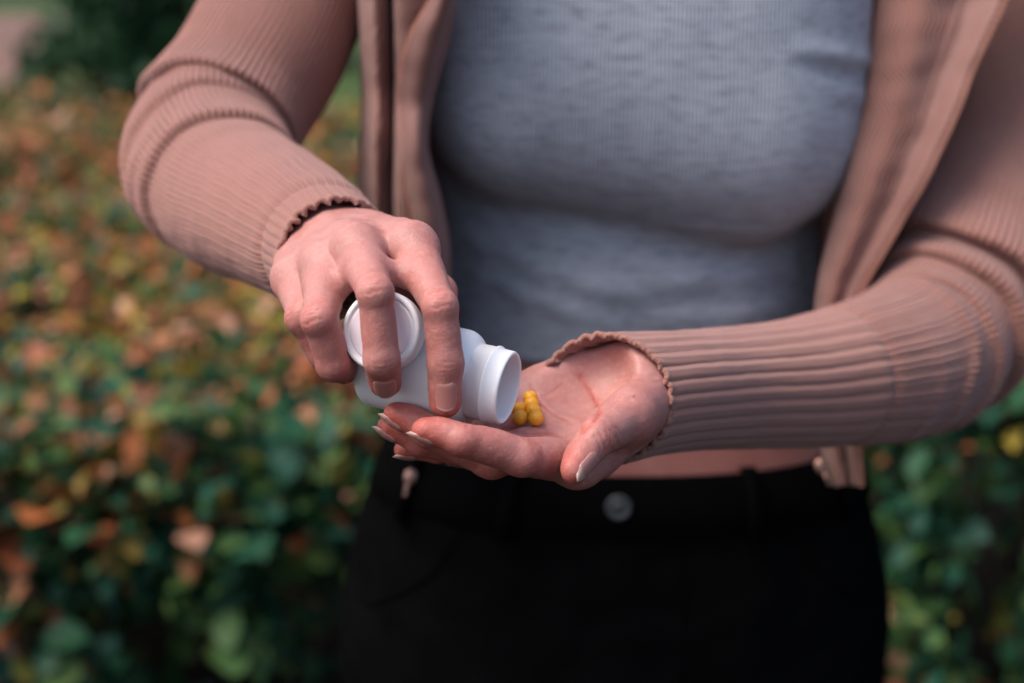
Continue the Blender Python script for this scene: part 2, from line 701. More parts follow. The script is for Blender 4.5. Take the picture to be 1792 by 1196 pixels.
def hedge(name, label, x0, x1, y1, n_top, n_front, seed, warm, gaps=()):
    r = np.random.default_rng(seed)
    root = empty(name, ((x0 + x1) / 2, 1.9, 0))
    tag(root, label, 'hedge')
    # top: denser near, sparser and larger far away
    y = 2.1 + (y1 - 2.1) * r.uniform(size=n_top) ** 1.5
    x = r.uniform(x0, x1, n_top)
    dep = np.abs(r.normal(size=n_top)) * 0.07
    z = hedge_height(x, y) - dep + (r.uniform(size=n_top) < 0.1) * r.uniform(0, 0.10, n_top)
    pt = np.stack([x, y, z], 1)
    kp = pt[:, 1] > hedge_front(pt[:, 0]) - 0.02
    pt = pt[kp]
    x = r.uniform(x0, x1, n_front)
    z = r.uniform(0.02, 0.66, n_front)
    y = hedge_front(x) + np.abs(r.normal(size=n_front)) * 0.10 + 0.10 * np.sin(7 * z + 3 * x) * 0.4
    cl = noise3(np.stack([x, 0 * x, z], 1), 0.26, seed + 7, 2)
    y = y + 0.34 * np.clip(cl + 0.05, 0, 1)
    pf = np.stack([x, y, z], 1)
    pf = pf[(cl[:] < 0.22) | (r.uniform(size=len(cl)) < 0.35)]
    for gx, gz, gr in gaps:          # hollows in the front of the hedge
        q = np.clip(1.25 - ((pf[:, 0] - gx) / gr[0]) ** 2 - ((pf[:, 2] - gz) / gr[1]) ** 2, 0, 1)
        pf[:, 1] += 0.75 * q ** 0.5
    pos = np.vstack([pt, pf])
    n = len(pos); nt = len(pt)
    size = 0.020 + 0.052 * r.uniform(size=n) ** 1.5 * (1 + 0.03 * np.maximum(pos[:, 1] - 2.5, 0))
    yaw = r.uniform(0, 2 * np.pi, n)
    pitch = np.concatenate([r.normal(0.25, 0.5, nt), r.normal(-0.6, 0.55, n - nt)])
    yaw[nt:] = r.normal(np.pi, 0.9, n - nt)
    R = rot_batch(yaw, pitch, r.normal(0, 0.6, n))
    # colour: leaves turn in patches, most of them on the exposed top of the hedge
    patch = noise3(pos, 0.55, seed + 1, 2)
    top = np.clip((pos[:, 2] - 0.42) / 0.2, 0, 1) * np.clip((pos[:, 1] - 2.2) / 1.0 + 0.25, 0, 1)
    pg = np.clip(0.95 - (warm - 0.02) * top - (0.24 + 0.14 * top) * patch, 0.12, 0.95)
    u = r.uniform(size=n)
    gcol, ycol, ocol = (a[r.integers(0, len(a), n)] for a in (GREENS, YELLOWS, ORANGES))
    col = np.where((u < pg)[:, None], gcol, np.where((u < pg + 0.36 * (1 - pg))[:, None], ycol, ocol)) * r.uniform(0.75, 1.3, (n, 1))
    # the leaves that show largest are objects of their own
    vis = in_view(pos, 0.0)
    near = np.where(vis, pos[:, 1] * 1.0 + (np.abs(dep[kp].tolist() + [0.05] * (n - nt)) > 0.12) * 3 - size * 10, 99)
    order = np.argsort(near)
    single = order[:260]
    mask = np.ones(n, bool); mask[single] = False
    leaf_mass('foliage', pos[mask], size[mask], R[mask], col[mask], root)
    protos = []
    for gi, cc in enumerate(np.vstack([GREENS, YELLOWS, ORANGES])):
        me = mesh_np('leaf', LEAF_V, LEAF_F, False)
        add_attr(me, 'tint', np.repeat(cc[None], len(LEAF_V), 0))
        me.materials.append(M_leaf)
        protos.append((cc, me))
    pc = np.array([c for c, _ in protos])
    from mathutils import Matrix
    for i in single:
        k = int(np.argmin(((pc - col[i]) ** 2).sum(1)))
        o = bpy.data.objects.new('leaf', protos[k][1])
        C.objects.link(o)
        o.parent = root
        shp = np.array([r.uniform(0.6, 1.35), r.uniform(0.75, 1.25), r.uniform(0.3, 2.6)])
        mt = Matrix([[*(R[i][a] * size[i] * shp), pos[i][a] - root.location[a]] for a in range(3)] + [[0, 0, 0, 1]])
        o.matrix_basis = mt
    nb = 170
    bx = r.uniform(x0, x1, nb); by = 2.3 + (min(y1, 4.0) - 2.3) * r.uniform(size=nb)
    base = np.stack([bx, by, np.zeros(nb)], 1)
    tip = base + np.stack([r.normal(0, 0.12, nb), r.normal(-0.05, 0.1, nb), hedge_height(bx, by) - 0.03], 1)
    twigs('branches', base, tip, root)
    return root


hedge('leafy_hedge', 'long green hedge turning orange and yellow on top, left of the person', -3.4, 0.25, 8.2, 56000, 18000, 3, 0.66,
      gaps=((-0.16, 0.30, (0.24, 0.24)),))
hedge('leafy_hedge', 'dark green hedge with few yellow leaves, right of the person', 0.32, 3.2, 6.0, 19000, 13000, 5, 0.35,
      gaps=((0.78, 0.45, (0.05, 0.40)), (0.90, 0.52, (0.08, 0.10))))


def leafy_tree(name, label, cat, x, y, h, w, n, seed, tint, group=None, leaf=0.09):
    r = np.random.default_rng(seed)
    root = empty(name, (x, y, 0))
    tag(root, label, cat, group)
    tr = catmull([(x, y, 0), (x + 0.05 * w, y, 0.35 * h), (x - 0.03 * w, y + 0.04 * w, 0.75 * h)], 10)
    parts = [tube(tr, np.linspace(0.05 * w + 0.02, 0.015, 10), 8)]
    lobes = []
    for k in range(11):
        a = r.uniform(0, 6.28); q = r.uniform(0.15, 0.36) * w
        c = np.array([x + q * math.cos(a), y + q * math.sin(a), h * r.uniform(0.28, 0.86)])
        lobes.append((c, r.uniform(0.16, 0.28) * w))
        parts.append(tube(catmull([tr[4], (tr[4] + c) / 2 + r.normal(size=3) * 0.05 * w, c], 6), np.linspace(0.02 * w, 0.006, 6), 6))
    vv_, ff_ = join_parts(parts)
    link_mesh('trunk', mesh_np('trunk', vv_, ff_), M_twig, root)
    pos = []
    for c, rad in lobes:
        d = r.normal(size=(n // 11, 3)); d /= np.linalg.norm(d, axis=1, keepdims=True)
        pos.append(c + d * (rad * r.uniform(0.45, 1.12, (len(d), 1))) * np.array([1, 1, 0.85 * h / w if h > w else 1.0]))
    pos = np.vstack(pos); pos = pos[pos[:, 2] > 0.05]
    m = len(pos)
    col = np.array(tint)[r.integers(0, len(tint), m)] * r.uniform(0.6, 1.4, (m, 1))
    leaf_mass('crown', pos, r.uniform(0.7, 1.3, m) * leaf, rot_batch(r.uniform(0, 6.28, m), r.normal(0.2, 0.7, m), r.normal(0, .6, m)), col, root)
    return root


DARKG = [(0.018, 0.085, 0.03), (0.03, 0.11, 0.04), (0.016, 0.07, 0.036)]
MIDG = [(0.03, 0.10, 0.035), (0.045, 0.11, 0.03), (0.08, 0.11, 0.03)]
OLIVE = [(0.09, 0.10, 0.03), (0.14, 0.12, 0.035), (0.05, 0.09, 0.03)]
GT = 'shrubs and trees beyond the hedge'
leafy_tree('round_shrub', 'dark green shrub beyond the hedge, directly left of the raised sleeve', 'shrub', -2.55, 9.6, 2.1, 2.0, 5200, 21, DARKG, GT)
leafy_tree('round_shrub', 'dark green shrub at the top edge beside the pink path', 'shrub', -3.45, 12.5, 2.3, 1.2, 3600, 22, DARKG, GT)
leafy_tree('round_shrub', 'yellowish olive shrub low in front of the dark shrubs', 'shrub', -2.75, 8.3, 0.95, 1.0, 2400, 23, OLIVE, GT, 0.07)
leafy_tree('round_shrub', 'bright green low shrub at the left edge below the path', 'shrub', -3.05, 8.0, 0.75, 0.8, 2200, 24, MIDG, GT, 0.07)
leafy_tree('broadleaf_tree', 'tall dark tree far behind the path', 'tree', -9.0, 34, 7, 5, 5000, 25, DARKG, GT, 0.25)
leafy_tree('broadleaf_tree', 'tall green tree far behind the dark shrubs', 'tree', -3.0, 24, 7, 6, 5000, 26, MIDG, GT, 0.22)
leafy_tree('round_shrub', 'dark shrub behind the person on the right', 'shrub', 2.0, 7.4, 2.0, 2.4, 3600, 27, DARKG, GT)
leafy_tree('broadleaf_tree', 'tall olive tree far behind the person', 'tree', 3.5, 22, 7, 6, 5000, 28, OLIVE, GT, 0.22)
#@END_SETTING

# ================================================================= person
person = empty('person', (0.078, 0.99, 0.0))
tag(person, 'person in grey crop top, black jeans and open rose cardigan tipping a white bottle', 'person')

# ---- the bottle's place (its form is needed for the grip)
BOT_A = unit(np.array([0.935, -0.199, -0.292]))
BOT_0 = P(645, 625, 613)
R_BODY, R_NECK, L_BODY, L_ALL = 20.6, 16.0, 51.0, 65.0
CAP_C = P(665, 578, 577)
CAP_N = unit(np.array([-0.22, 0.10, -0.96]))
R_CAP = 16.6


def bottle_prim(grow=0.0):
    a, b = BOT_0, BOT_0 + BOT_A * L_BODY

    def fn(X, Y, Z):
        x, y, z = X - a[0], Y - a[1], Z - a[2]
        t = x * BOT_A[0] + y * BOT_A[1] + z * BOT_A[2]
        q = np.sqrt(np.maximum((x - t * BOT_A[0]) ** 2 + (y - t * BOT_A[1]) ** 2 + (z - t * BOT_A[2]) ** 2, 0))
        rr = 7.0
        dx = q - (R_BODY - rr); dt = np.abs(t - L_BODY / 2) - (L_BODY / 2 - rr)
        d1 = np.minimum(np.maximum(dx, dt), 0) + np.sqrt(np.maximum(dx, 0) ** 2 + np.maximum(dt, 0) ** 2) - rr
        dx = q - R_NECK; dt = np.abs(t - (L_ALL / 2 + 15)) - (L_ALL / 2 - 15)
        d2 = np.minimum(np.maximum(dx, dt), 0) + np.sqrt(np.maximum(dx, 0) ** 2 + np.maximum(dt, 0) ** 2)
        return (np.minimum(d1, d2) - grow).astype(np.float32)
    return fn, np.minimum(a, BOT_0 + BOT_A * L_ALL) - 22, np.maximum(a, BOT_0 + BOT_A * L_ALL) + 22


def cap_prim(grow=0.0):
    c = CAP_C - CAP_N * 4.5

    def fn(X, Y, Z):
        x, y, z = X - c[0], Y - c[1], Z - c[2]
        t = x * CAP_N[0] + y * CAP_N[1] + z * CAP_N[2]
        q = np.sqrt(np.maximum(x * x + y * y + z * z - t * t, 0))
        dx = q - (R_CAP - 1); dt = np.abs(t) - 3.5
        return (np.minimum(np.maximum(dx, dt), 0) + np.sqrt(np.maximum(dx, 0) ** 2 + np.maximum(dt, 0) ** 2) - 1 - grow).astype(np.float32)
    return fn, c - 20, c + 20


HANDS = {}


def build_hand(key, wrist_r, wrist_u, fore, knob, fingers, thumb, dors, h=0.65):
    """fingers: list of ([M,P,D,T], radii, dorsal); everything in camera-axis millimetres"""
    pts = [wrist_r, wrist_u, fore] + [j for f in fingers for j in f[0]] + thumb[0]
    lo = np.min(pts, 0) - 17; hi = np.max(pts, 0) + 17
    G = Field(lo, hi, h)
    palm = G.empty()
    wc = (wrist_r + wrist_u) / 2
    acr = unit(wrist_u - wrist_r)
    fd = unit(fore - wc)
    G.add(palm, cone(wrist_r + acr * 3, fore + (wrist_r - wc) * 0.45, 14.0, 15.0), 8)
    G.add(palm, cone(wrist_u - acr * 3, fore + (wrist_u - wc) * 0.45, 13.5, 15.0), 12)
    for i, f in enumerate(fingers):
        w = wrist_r + (wrist_u - wrist_r) * (0.08 + 0.28 * i)
        G.add(palm, cone(w, f[0][0], 13.0, f[1][0] + 0.8), 10)
    # fill between knuckles
    for i in range(3):
        a, b = fingers[i][0][0], fingers[i + 1][0][0]
        wa = wrist_r + (wrist_u - wrist_r) * (0.08 + 0.28 * i)
        G.add(palm, cone(a + (wa - a) * 0.16, b + (wa - b) * 0.16, 9.0, 8.6), 7)
    yield G, palm
    dig = G.empty()
    for joints, rad, dn in fingers + [thumb]:
        F = G.empty()
        for s in range(3):
            ax = unit(joints[s + 1] - joints[s])
            n = dn - ax * (dn @ ax); n = unit(n)
            G.add(F, cone(joints[s], joints[s + 1], rad[s], rad[s + 1], (n, 0.94 if s < 2 else 0.86)), 2.5)
            # pads on the palm side, between the creases
            L = np.linalg.norm(joints[s + 1] - joints[s])
            mid = joints[s] + (joints[s + 1] - joints[s]) * (0.5 if s < 2 else 0.55)
            A = np.stack([ax, n, np.cross(ax, n)])
            rm = (rad[s] + rad[s + 1]) / 2
            G.add(F, ellipsoid(mid - n * rm * 0.42, (L * (0.56 if key == 'right' else 0.46), rm * 0.62, rm * (0.82 if key == 'right' else 0.72)), A), 4.0)
        ax = unit(joints[2] - joints[0])
        n = unit(dn - ax * (dn @ ax)); sd = np.cross(ax, n) * rad[1] * 0.15
        G.add(F, cone(joints[1] + n * rad[1] * knob - sd, joints[1] + n * rad[1] * knob + sd, rad[1] * 0.72, rad[1] * 0.72), 4.0)
        dig = np.minimum(dig, F) if rad is not thumb[1] else smin(dig, F, 0.8)
    yield G, dig


def hand_mesh(G, F, press):
    for p in press:
        fn, lo, hi = p
        sl, X, Y, Z = G.box(lo - 5, hi + 5)
        if 0 in F[sl].shape:
            continue
        b = fn(X, Y, Z)
        F[sl] = np.maximum(F[sl], -(b) + 0.05)
    v, q = net(F, G.lo, G.h)
    v = snap(F, G.lo, G.h, v, 2)
    return v, q


def lines_disp(v, nrm, centre, ax, dn, rad, offs, amp, sig, side, bow=0.012, reach=1.0):
    """creases across a finger joint: side=+1 back of the finger, -1 palm side"""
    q = v - centre
    a = q @ ax; n = unit(dn - ax * (dn @ ax)); t = np.cross(ax, n)
    b = q @ t; c = q @ n
    near = (np.linalg.norm(q, axis=1) < rad * 2.2)
    face = np.clip((nrm @ n) * side * 1.6 + 0.1, 0, 1) * near
    d = np.zeros(len(v))
    for i, o in enumerate(offs):
        wob = 0.5 * np.sin(b * 0.9 + i * 1.7) + 0.3 * np.sin(b * 2.1 + i)
        x = a - o * (1 - bow * b * b) - wob * 0.5
        d -= np.exp(-(x / sig) ** 2) * np.exp(-(b / (rad * reach)) ** 4) * (0.7 + 0.3 * math.sin(i * 2.3))
    return d * amp * face


def poly_px_dist(v, poly):
    x, y = to_px(v)
    p = np.stack([x, y], 1)
    best = np.full(len(v), 1e9)
    for a, b in zip(poly[:-1], poly[1:]):
        a = np.array(a, float); b = np.array(b, float); ba = b - a
        t = np.clip(((p - a) @ ba) / (ba @ ba), 0, 1)
        best = np.minimum(best, np.linalg.norm(p - a - t[:, None] * ba, axis=1))
    return best


body_parts = []      # (verts world, quads, redness incl. painted shade, mole)
nails = []           # (centre, axis, dorsal, width, length, radius, overhang, mat)


def nail_patch(key, joints, rad, dn, width, length, over, start, point=0.55):
    """a thin curved plate seated on the back of the last phalanx, its free edge running past the fingertip"""
    G, F = HANDS[key]
    D, T = joints[2], joints[3]
    ax = unit(T - D); n = unit(dn - ax * (dn @ ax)); t = np.cross(ax, n)
    nu, nv = 17, 24
    L = np.linalg.norm(T - D)
    nb = int(nv * (1 - over))
    vs = np.zeros((nv, nu, 3)); tip = np.zeros((nv, nu))
    u = np.linspace(-1, 1, nu)
    for j in range(nv):
        f = j / (nv - 1)
        s = start * L + f * length
        w = 0.5 * width
        if f < 0.22:
            w *= math.sqrt(1 - (1 - f / 0.22) ** 2 * 0.75)
        fe = max(0.0, (f - 0.55) / 0.45)
        w *= 1 - (1 - point) * fe ** 2.4
        # rounded free edge: the middle runs further than the corners
        su = s - length * 0.10 * (u ** 2) * fe - length * 0.05 * (u ** 2)
        for i in range(nu):
            r = rad[3] * 1.02
            ang = u[i] * w / r
            vs[j, i] = D + ax * su[i] + t * (r * math.sin(ang)) + n * (r * 1.15 * math.cos(ang) - 0.0)
            tip[j, i] = f
    for j in range(nb):
        p = vs[j]
        d = unit(n)
        for _ in range(12):
            p = p - d * np.clip(field_at(F, G.lo, G.h, p) - 0.10, -0.8, 0.8)[:, None] * 0.9
        vs[j] = p
        vs[j] = p - n * (0.45 * np.abs(u) ** 6)[:, None]
        if j == 0:
            vs[j] = p - n * 0.45
    # even out the rows along the length, then run the free edge on from the last seated rows
    for _ in range(3):
        vs[1:nb - 1] = 0.25 * vs[:nb - 2] + 0.5 * vs[1:nb - 1] + 0.25 * vs[2:nb]
    for j in range(nb, nv):
        k = j - nb + 1
        step = length / (nv - 1)
        off = vs[j] - (vs[j] @ n)[:, None] * n
        base = (vs[nb - 1] @ n)
        slope = np.clip(((vs[nb - 1] - vs[nb - 5]) @ n) / (4 * step), -0.35, 0.05)
        vs[j] = off + (base + slope * step * k - 0.012 * (step * k) ** 2)[:, None] * n
    return vs.reshape(-1, 3), grid_faces(nv, nu), tip.reshape(-1)


def finish_hand(key, G, F, press, fingers, thumb, joint_lines, grooves, flush_shade_fn, mole=None):
    v, q = hand_mesh(G, F, press)
    nrm = field_normal(F, G.lo, G.h, v)
    d = np.zeros(len(v))
    for (fi, ji, offs, amp, sig, side, reach) in joint_lines:
        joints, rad, dn = (fingers + [thumb])[fi]
        ax = unit(joints[ji + 1] - joints[ji - 1]) if 0 < ji < 3 else unit(joints[1] - joints[0])
        d += lines_disp(v, nrm, joints[ji], ax, dn, rad[ji], offs, amp, sig, side, reach=reach)
    facing = np.clip(-nrm[:, 2] * 2 + 0.4, 0, 1) if True else 1
    for poly, amp, w in grooves:
        dist = poly_px_dist(v, poly)
        d -= amp * np.exp(-(dist / w) ** 2) * facing
    crease = np.clip(-d, 0, 1)
    d += 0.09 * noise3(v, 9.0, 5, 2) + 0.012 * noise3(v, 2.2, 6, 2)
    v2 = v + nrm * d[:, None]
    fl = np.zeros(len(v))
    for joints, rad, dn in fingers + [thumb]:
        fl = np.maximum(fl, 0.85 * np.exp(-(np.linalg.norm(v - joints[3], axis=1) / (rad[3] * 1.7)) ** 2))
        fl = np.maximum(fl, 0.40 * np.exp(-(np.linalg.norm(v - joints[2], axis=1) / (rad[2] * 1.2)) ** 2))
        fl = np.maximum(fl, 0.45 * np.exp(-(np.linalg.norm(v - joints[1], axis=1) / (rad[1] * 1.25)) ** 2))
    for joints, rad, dn in fingers:
        q0 = (v - joints[1]) @ unit(joints[3] - joints[0])
        fl = np.maximum(fl, 0.22 / (1 + np.exp(-q0 / 6)))
    fl = np.clip(fl + 0.7 * crease + flush_shade_fn(v, nrm) + 0.10 * noise3(v, 14, 9, 2), 0, 1)  # blood redness and redder creases, plus shade painted red on undersides
    mo = np.zeros(len(v))
    if mole is not None:
        x, y = to_px(v)
        mo = np.clip(1.6 - np.hypot(x - mole[0], y - mole[1]) / 2.0, 0, 1) * (nrm[:, 2] < 0)
    body_parts.append((to_world(v2), q, fl, mo))
    HANDS[key] = (G, F)


# ---- right hand (upper, over the bottle): back of the hand to the camera
UPN = unit(np.array([-0.30, 0.62, -0.72]))
rw_r, rw_u, r_fore = P(612, 402, 682), P(520, 418, 690), P(470, 368, 745)
fr = [
    ([P(724, 434, 604), P(770, 538, 568), P(780, 636, 571), P(779, 704, 576)], [9.6, 6.7, 7.2, 6.6], unit(np.array([0.10, 0.22, -0.97]))),
    ([P(628, 438, 600), P(657, 514, 560), P(668, 630, 566), P(674, 670, 578)], [9.6, 6.8, 7.1, 6.7], unit(np.array([0.05, 0.10, -0.99]))),
    ([P(568, 470, 607), P(559, 560, 572), P(584, 640, 582), P(601, 648, 600)], [9.2, 6.8, 7.0, 6.5], unit(np.array([-0.20, -0.25, -0.95]))),
    ([P(515, 492, 624), P(533, 556, 598), P(567, 622, 604), P(590, 642, 620)], [8.6, 7.4, 6.9, 6.0], unit(np.array([-0.4, -0.2, -0.9]))),
]
rt = ([P(650, 445, 668), P(705, 475, 654), P(766, 514, 642), P(752, 580, 638)], [13.5, 10.5, 8.8, 7.6], unit(np.array([0.5, 0.3, 0.8])))
gen = build_hand('right', rw_r, rw_u, r_fore, 0.28, fr, rt, UPN)
G, palm = next(gen)
G, dig = next(gen)
# knuckles and tendons on the back
for joints, rad, dn in fr:
    M = joints[0]
    wdir = unit((rw_r + rw_u) / 2 - M)
    n = unit(UPN - wdir * (UPN @ wdir))
    G.add(palm, cone(M + n * 4.2, M + n * 3.0 + wdir * 7, 7.4, 5.5), 5)
    G.add(palm, cone(M + n * 7.5 + wdir * 10, M + wdir * 52 + n * 9.5, 2.6, 1.8), 5)
for a, b, t, r in ((0, 1, 0.42, 5.5), (1, 2, 0.36, 5.5), (2, 3, 0.40, 5.5)):
    pa = fr[a][0][0] + (fr[a][0][1] - fr[a][0][0]) * t; pb = fr[b][0][0] + (fr[b][0][1] - fr[b][0][0]) * t
    G.add(palm, cone(pa - UPN * 2.5, pb - UPN * 2.5, r, r), 4)
F = smin(palm, dig, 5.5)
for a, b, r1, r2 in ((P(552, 412, 676), P(600, 446, 640), 19.5, 12.0), (rw_r, rt[0][0], 13, 13.5), (rt[0][0], rt[0][1], 14, 11), (rt[0][1], fr[0][0][0] + np.array([0, -8, 14]), 8, 7)):
    G.add(F, cone(a, b, r1, r2), 8)
jl = []
for fi in (0, 1, 2):
    jl.append((fi, 1, [-4.6, -3.0, -1.5, 0.0, 1.4, 2.8, 4.3], 0.46, 0.55, 1, 0.66))
    jl.append((fi, 2, [-1.8, 0.2, 2.0], 0.20, 0.6, 1, 0.7))
jl.append((3, 1, [-2, 0, 2], 0.25, 0.6, 1, 0.8))
finish_hand('right', G, F, [bottle_prim(0.15), cap_prim(0.1)], fr, rt, jl, [],
            lambda v, n: 0.10 + 0.16 * np.clip(-n[:, 1], 0, 1))  # downward skin painted redder to stand for shade
nails.append((*nail_patch('right', *fr[0], 9.6, 12.0, 0.10, 0.40, 0.85), M_nail_clear))
nails.append((*nail_patch('right', *fr[1], 9.6, 11.5, 0.10, 0.45, 0.85), M_nail_clear))
nails.append((*nail_patch('right', *fr[2], 9.2, 11.0, 0.10, 0.45, 0.85), M_nail_clear))

# ---- left hand (lower): palm up, fingers to the left, thumb nearest the camera
lw_r, lw_u, l_fore = P(1150, 716, 648), P(1120, 645, 684), P(1240, 684, 708)
DN = unit(np.array([-0.10, -0.90, 0.30]))
fl_ = [
    ([P(1010, 812, 606), P(910, 800, 579), P(808, 771, 567), P(746, 754, 567)], [9.8, 8.0, 7.0, 5.9], unit(np.array([-0.60, -0.72, -0.32]))),
    ([P(968, 778, 622), P(860, 803, 597), P(752, 757, 587), P(696, 727, 587)], [10.0, 8.6, 7.2, 6.0], unit(np.array([-0.58, -0.74, -0.34]))),
    ([P(938, 738, 638), P(832, 790, 613), P(738, 772, 603), P(684, 748, 601)], [9.6, 8.2, 7.0, 5.9], unit(np.array([-0.55, -0.76, -0.34]))),
    ([P(912, 697, 652), P(838, 772, 640), P(766, 788, 632), P(710, 787, 628)], [8.8, 7.4, 6.2, 5.2], unit(np.array([-0.45, -0.80, -0.38]))),
]
lt = ([P(1128, 712, 646), P(1100, 728, 613), P(1045, 765, 588), P(1005, 822, 576)], [14.2, 11.0, 8.6, 6.2], unit(np.array([0.62, -0.32, -0.72])))
gen = build_hand('left', lw_r, lw_u, l_fore, 0.05, fl_, lt, DN)
G, palm = next(gen)
G, dig = next(gen)
PALM_N = unit(np.array([0.066, 0.905, -0.417]))
# thenar and little-finger pads rise on the palm side; the middle of the palm stays hollow
G.add(palm, cone(lt[0][0] + PALM_N * 6, lt[0][1] + PALM_N * 1.0, 15.0, 11.5), 7)
G.add(palm, cone(P(1165, 686, 664), P(1095, 686, 645), 21.5, 14.5), 9)
G.add(palm, cone(P(1150, 676, 652), P(1100, 670, 648), 17.5, 18.0), 8)
G.add(palm, cone(P(1100, 670, 648), P(1030, 674, 646), 18.0, 14.0), 8)
G.add(palm, cone(P(1130, 655, 664), P(1020, 662, 657), 13.0, 10.5), 9)
G.add(palm, cone(P(1020, 662, 657), P(925, 695, 651), 10.5, 9.5), 8)
G.add(palm, cone(lw_u + PALM_N * 5, P(960, 690, 655) + PALM_N * 1.5, 13.5, 10.0), 9)
G.add(palm, cone(lt[0][1] - PALM_N * 3, fl_[0][0][0] + (lw_r - fl_[0][0][0]) * 0.25, 8.5, 8.5), 7)   # web
F = smin(palm, dig, 5.0)
# the hollow of the palm
for px_, py_, R_, dep_ in ((1005, 700, 20.0, 3.6), (1040, 690, 15.0, 2.6)):
    for d_ in np.arange(590, 700, 0.25):
        if field_at(F, G.lo, G.h, P(px_, py_, d_)[None])[0] < 0:
            break
    G.cut(F, ball(P(px_, py_, d_) + PALM_N * (R_ - dep_), R_), 7)
jl = []
for fi in range(4):
    jl.append((fi, 1, [-1.0, 1.2], 0.40, 0.6, -1, 1.0))
    jl.append((fi, 2, [0.0, 1.3], 0.34, 0.55, -1, 1.0))
jl.append((4, 2, [-4.5, -2.6, -0.8, 1.0, 2.8, 4.4], 0.34, 0.6, 1, 1.0))
jl.append((4, 2, [-1, 1], 0.25, 0.6, -1, 1.0))
Z2 = lambda *p: [(620 + a / 2.89, 560 + b / 2.89) for a, b in p]
gro = [
    (Z2((1150, 290), (1200, 360), (1238, 430), (1240, 470), (1210, 515), (1150, 560)), 0.7, 6),
    (Z2((1195, 350), (1236, 430), (1240, 468), (1215, 505)), 0.3, 2.6),
    (Z2((740, 545), (880, 572), (1000, 578), (1075, 600)), 0.6, 3.0),
    (Z2((1100, 520), (1000, 470), (930, 400), (890, 330)), 0.5, 3.0),
    (Z2((1050, 330), (980, 380), (900, 400)), 0.25, 3),
    (Z2((1215, 400), (1270, 410), (1320, 380)), 0.28, 2.4), (Z2((1225, 430), (1300, 425)), 0.25, 2.4),
    (Z2((1205, 350), (1260, 350), (1330, 325)), 0.2, 2.4), (Z2((1240, 465), (1300, 440), (1350, 390)), 0.25, 2.4),
    (Z2((1330, 300), (1420, 275), (1530, 285)), 0.2, 2.2), (Z2((1340, 320), (1430, 305), (1540, 315)), 0.2, 2.2),
    (Z2((1080, 545), (1120, 520), (1160, 510)), 0.2, 2.4),
    (Z2((1240, 570), (1265, 610), (1275, 660)), 0.32, 2.4), (Z2((1270, 560), (1295, 605), (1305, 650)), 0.28, 2.4),
    (Z2((1215, 585), (1240, 625), (1248, 665)), 0.25, 2.4), (Z2((1300, 560), (1330, 600), (1340, 640)), 0.22, 2.4),
]
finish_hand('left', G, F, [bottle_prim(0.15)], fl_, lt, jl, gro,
            lambda v, n: 0.06 + 0.30 * np.clip(-n[:, 1] + 0.15, 0, 1) + 0.25 * np.clip((P(1000, 700, 640)[0] - v[:, 0]) / 60, 0, 1), mole=(1109, 694))  # shade painted red on downward skin; fingers redder than the palm
nails.append((*nail_patch('left', *fl_[0], 6.7, 11.5, 0.36, 0.72, 0.38), M_nail_long))
nails.append((*nail_patch('left', *fl_[1], 6.7, 11.5, 0.36, 0.72, 0.38), M_nail_long))
nails.append((*nail_patch('left', *fl_[2], 6.5, 11.5, 0.36, 0.72, 0.38), M_nail_long))
nails.append((*nail_patch('left', *fl_[3], 5.7, 10.0, 0.36, 0.72, 0.38), M_nail_long))
nails.append((*nail_patch('left', *lt, 8.6, 15.5, 0.26, 0.52, 0.40), M_nail_long))

# ---- torso (world metres)
TX = 0.078
TZ = np.array([0.60, 0.75, 0.82, 0.90, 0.98, 1.06, 1.14, 1.22, 1.30, 1.38, 1.43, 1.46, 1.50, 1.56])
TA = np.array([0.185, 0.198, 0.202, 0.192, 0.165, 0.136, 0.132, 0.145, 0.158, 0.165, 0.150, 0.085, 0.055, 0.052])
TB = np.array([0.120, 0.128, 0.130, 0.122, 0.108, 0.098, 0.102, 0.110, 0.105, 0.090, 0.070, 0.060, 0.055, 0.055])
TY = np.array([1.02, 1.02, 1.015, 1.005, 0.988, 0.975, 0.983, 0.990, 1.00, 1.01, 1.015, 1.015, 1.01, 1.0])
_zf = np.linspace(0.5, 1.6, 400)


def _smooth(a):
    y = np.interp(_zf, TZ, a)
    k = np.exp(-np.linspace(-2, 2, 25) ** 2); k /= k.sum()
    return np.convolve(np.pad(y, 12, 'edge'), k, 'valid')


TAf, TBf, TYf = _smooth(TA), _smooth(TB), _smooth(TY)
prof = lambda z, a: np.interp(z, _zf, a)


def torso_fn(grow):
    def fn(X, Y, Z):
        a = prof(Z, TAf) + grow; b = prof(Z, TBf) + grow; yc = prof(Z, TYf)
        p = 2.25
        r = (np.abs((X - TX) / a) ** p + np.abs((Y - yc) / b) ** p) ** (1 / p)
        return ((r - 1) * np.minimum(a, b)).astype(np.float32)
    return fn


def seg_fn(a, b, r1, r2):
    return cone(a, b, r1, r2)[0]


def mesh_from(fn, lo, hi, h):
    n = np.ceil((np.array(hi) - np.array(lo)) / h).astype(int) + 1
    X = (lo[0] + h * np.arange(n[0]))[:, None, None]; Y = (lo[1] + h * np.arange(n[1]))[None, :, None]; Z = (lo[2] + h * np.arange(n[2]))[None, None, :]
    F = fn(X, Y, Z) + np.zeros((n[0], n[1], n[2]), np.float32)
    v, q = net(F, lo, h)
    v = snap(F, lo, h, v, 1)
    return v, q


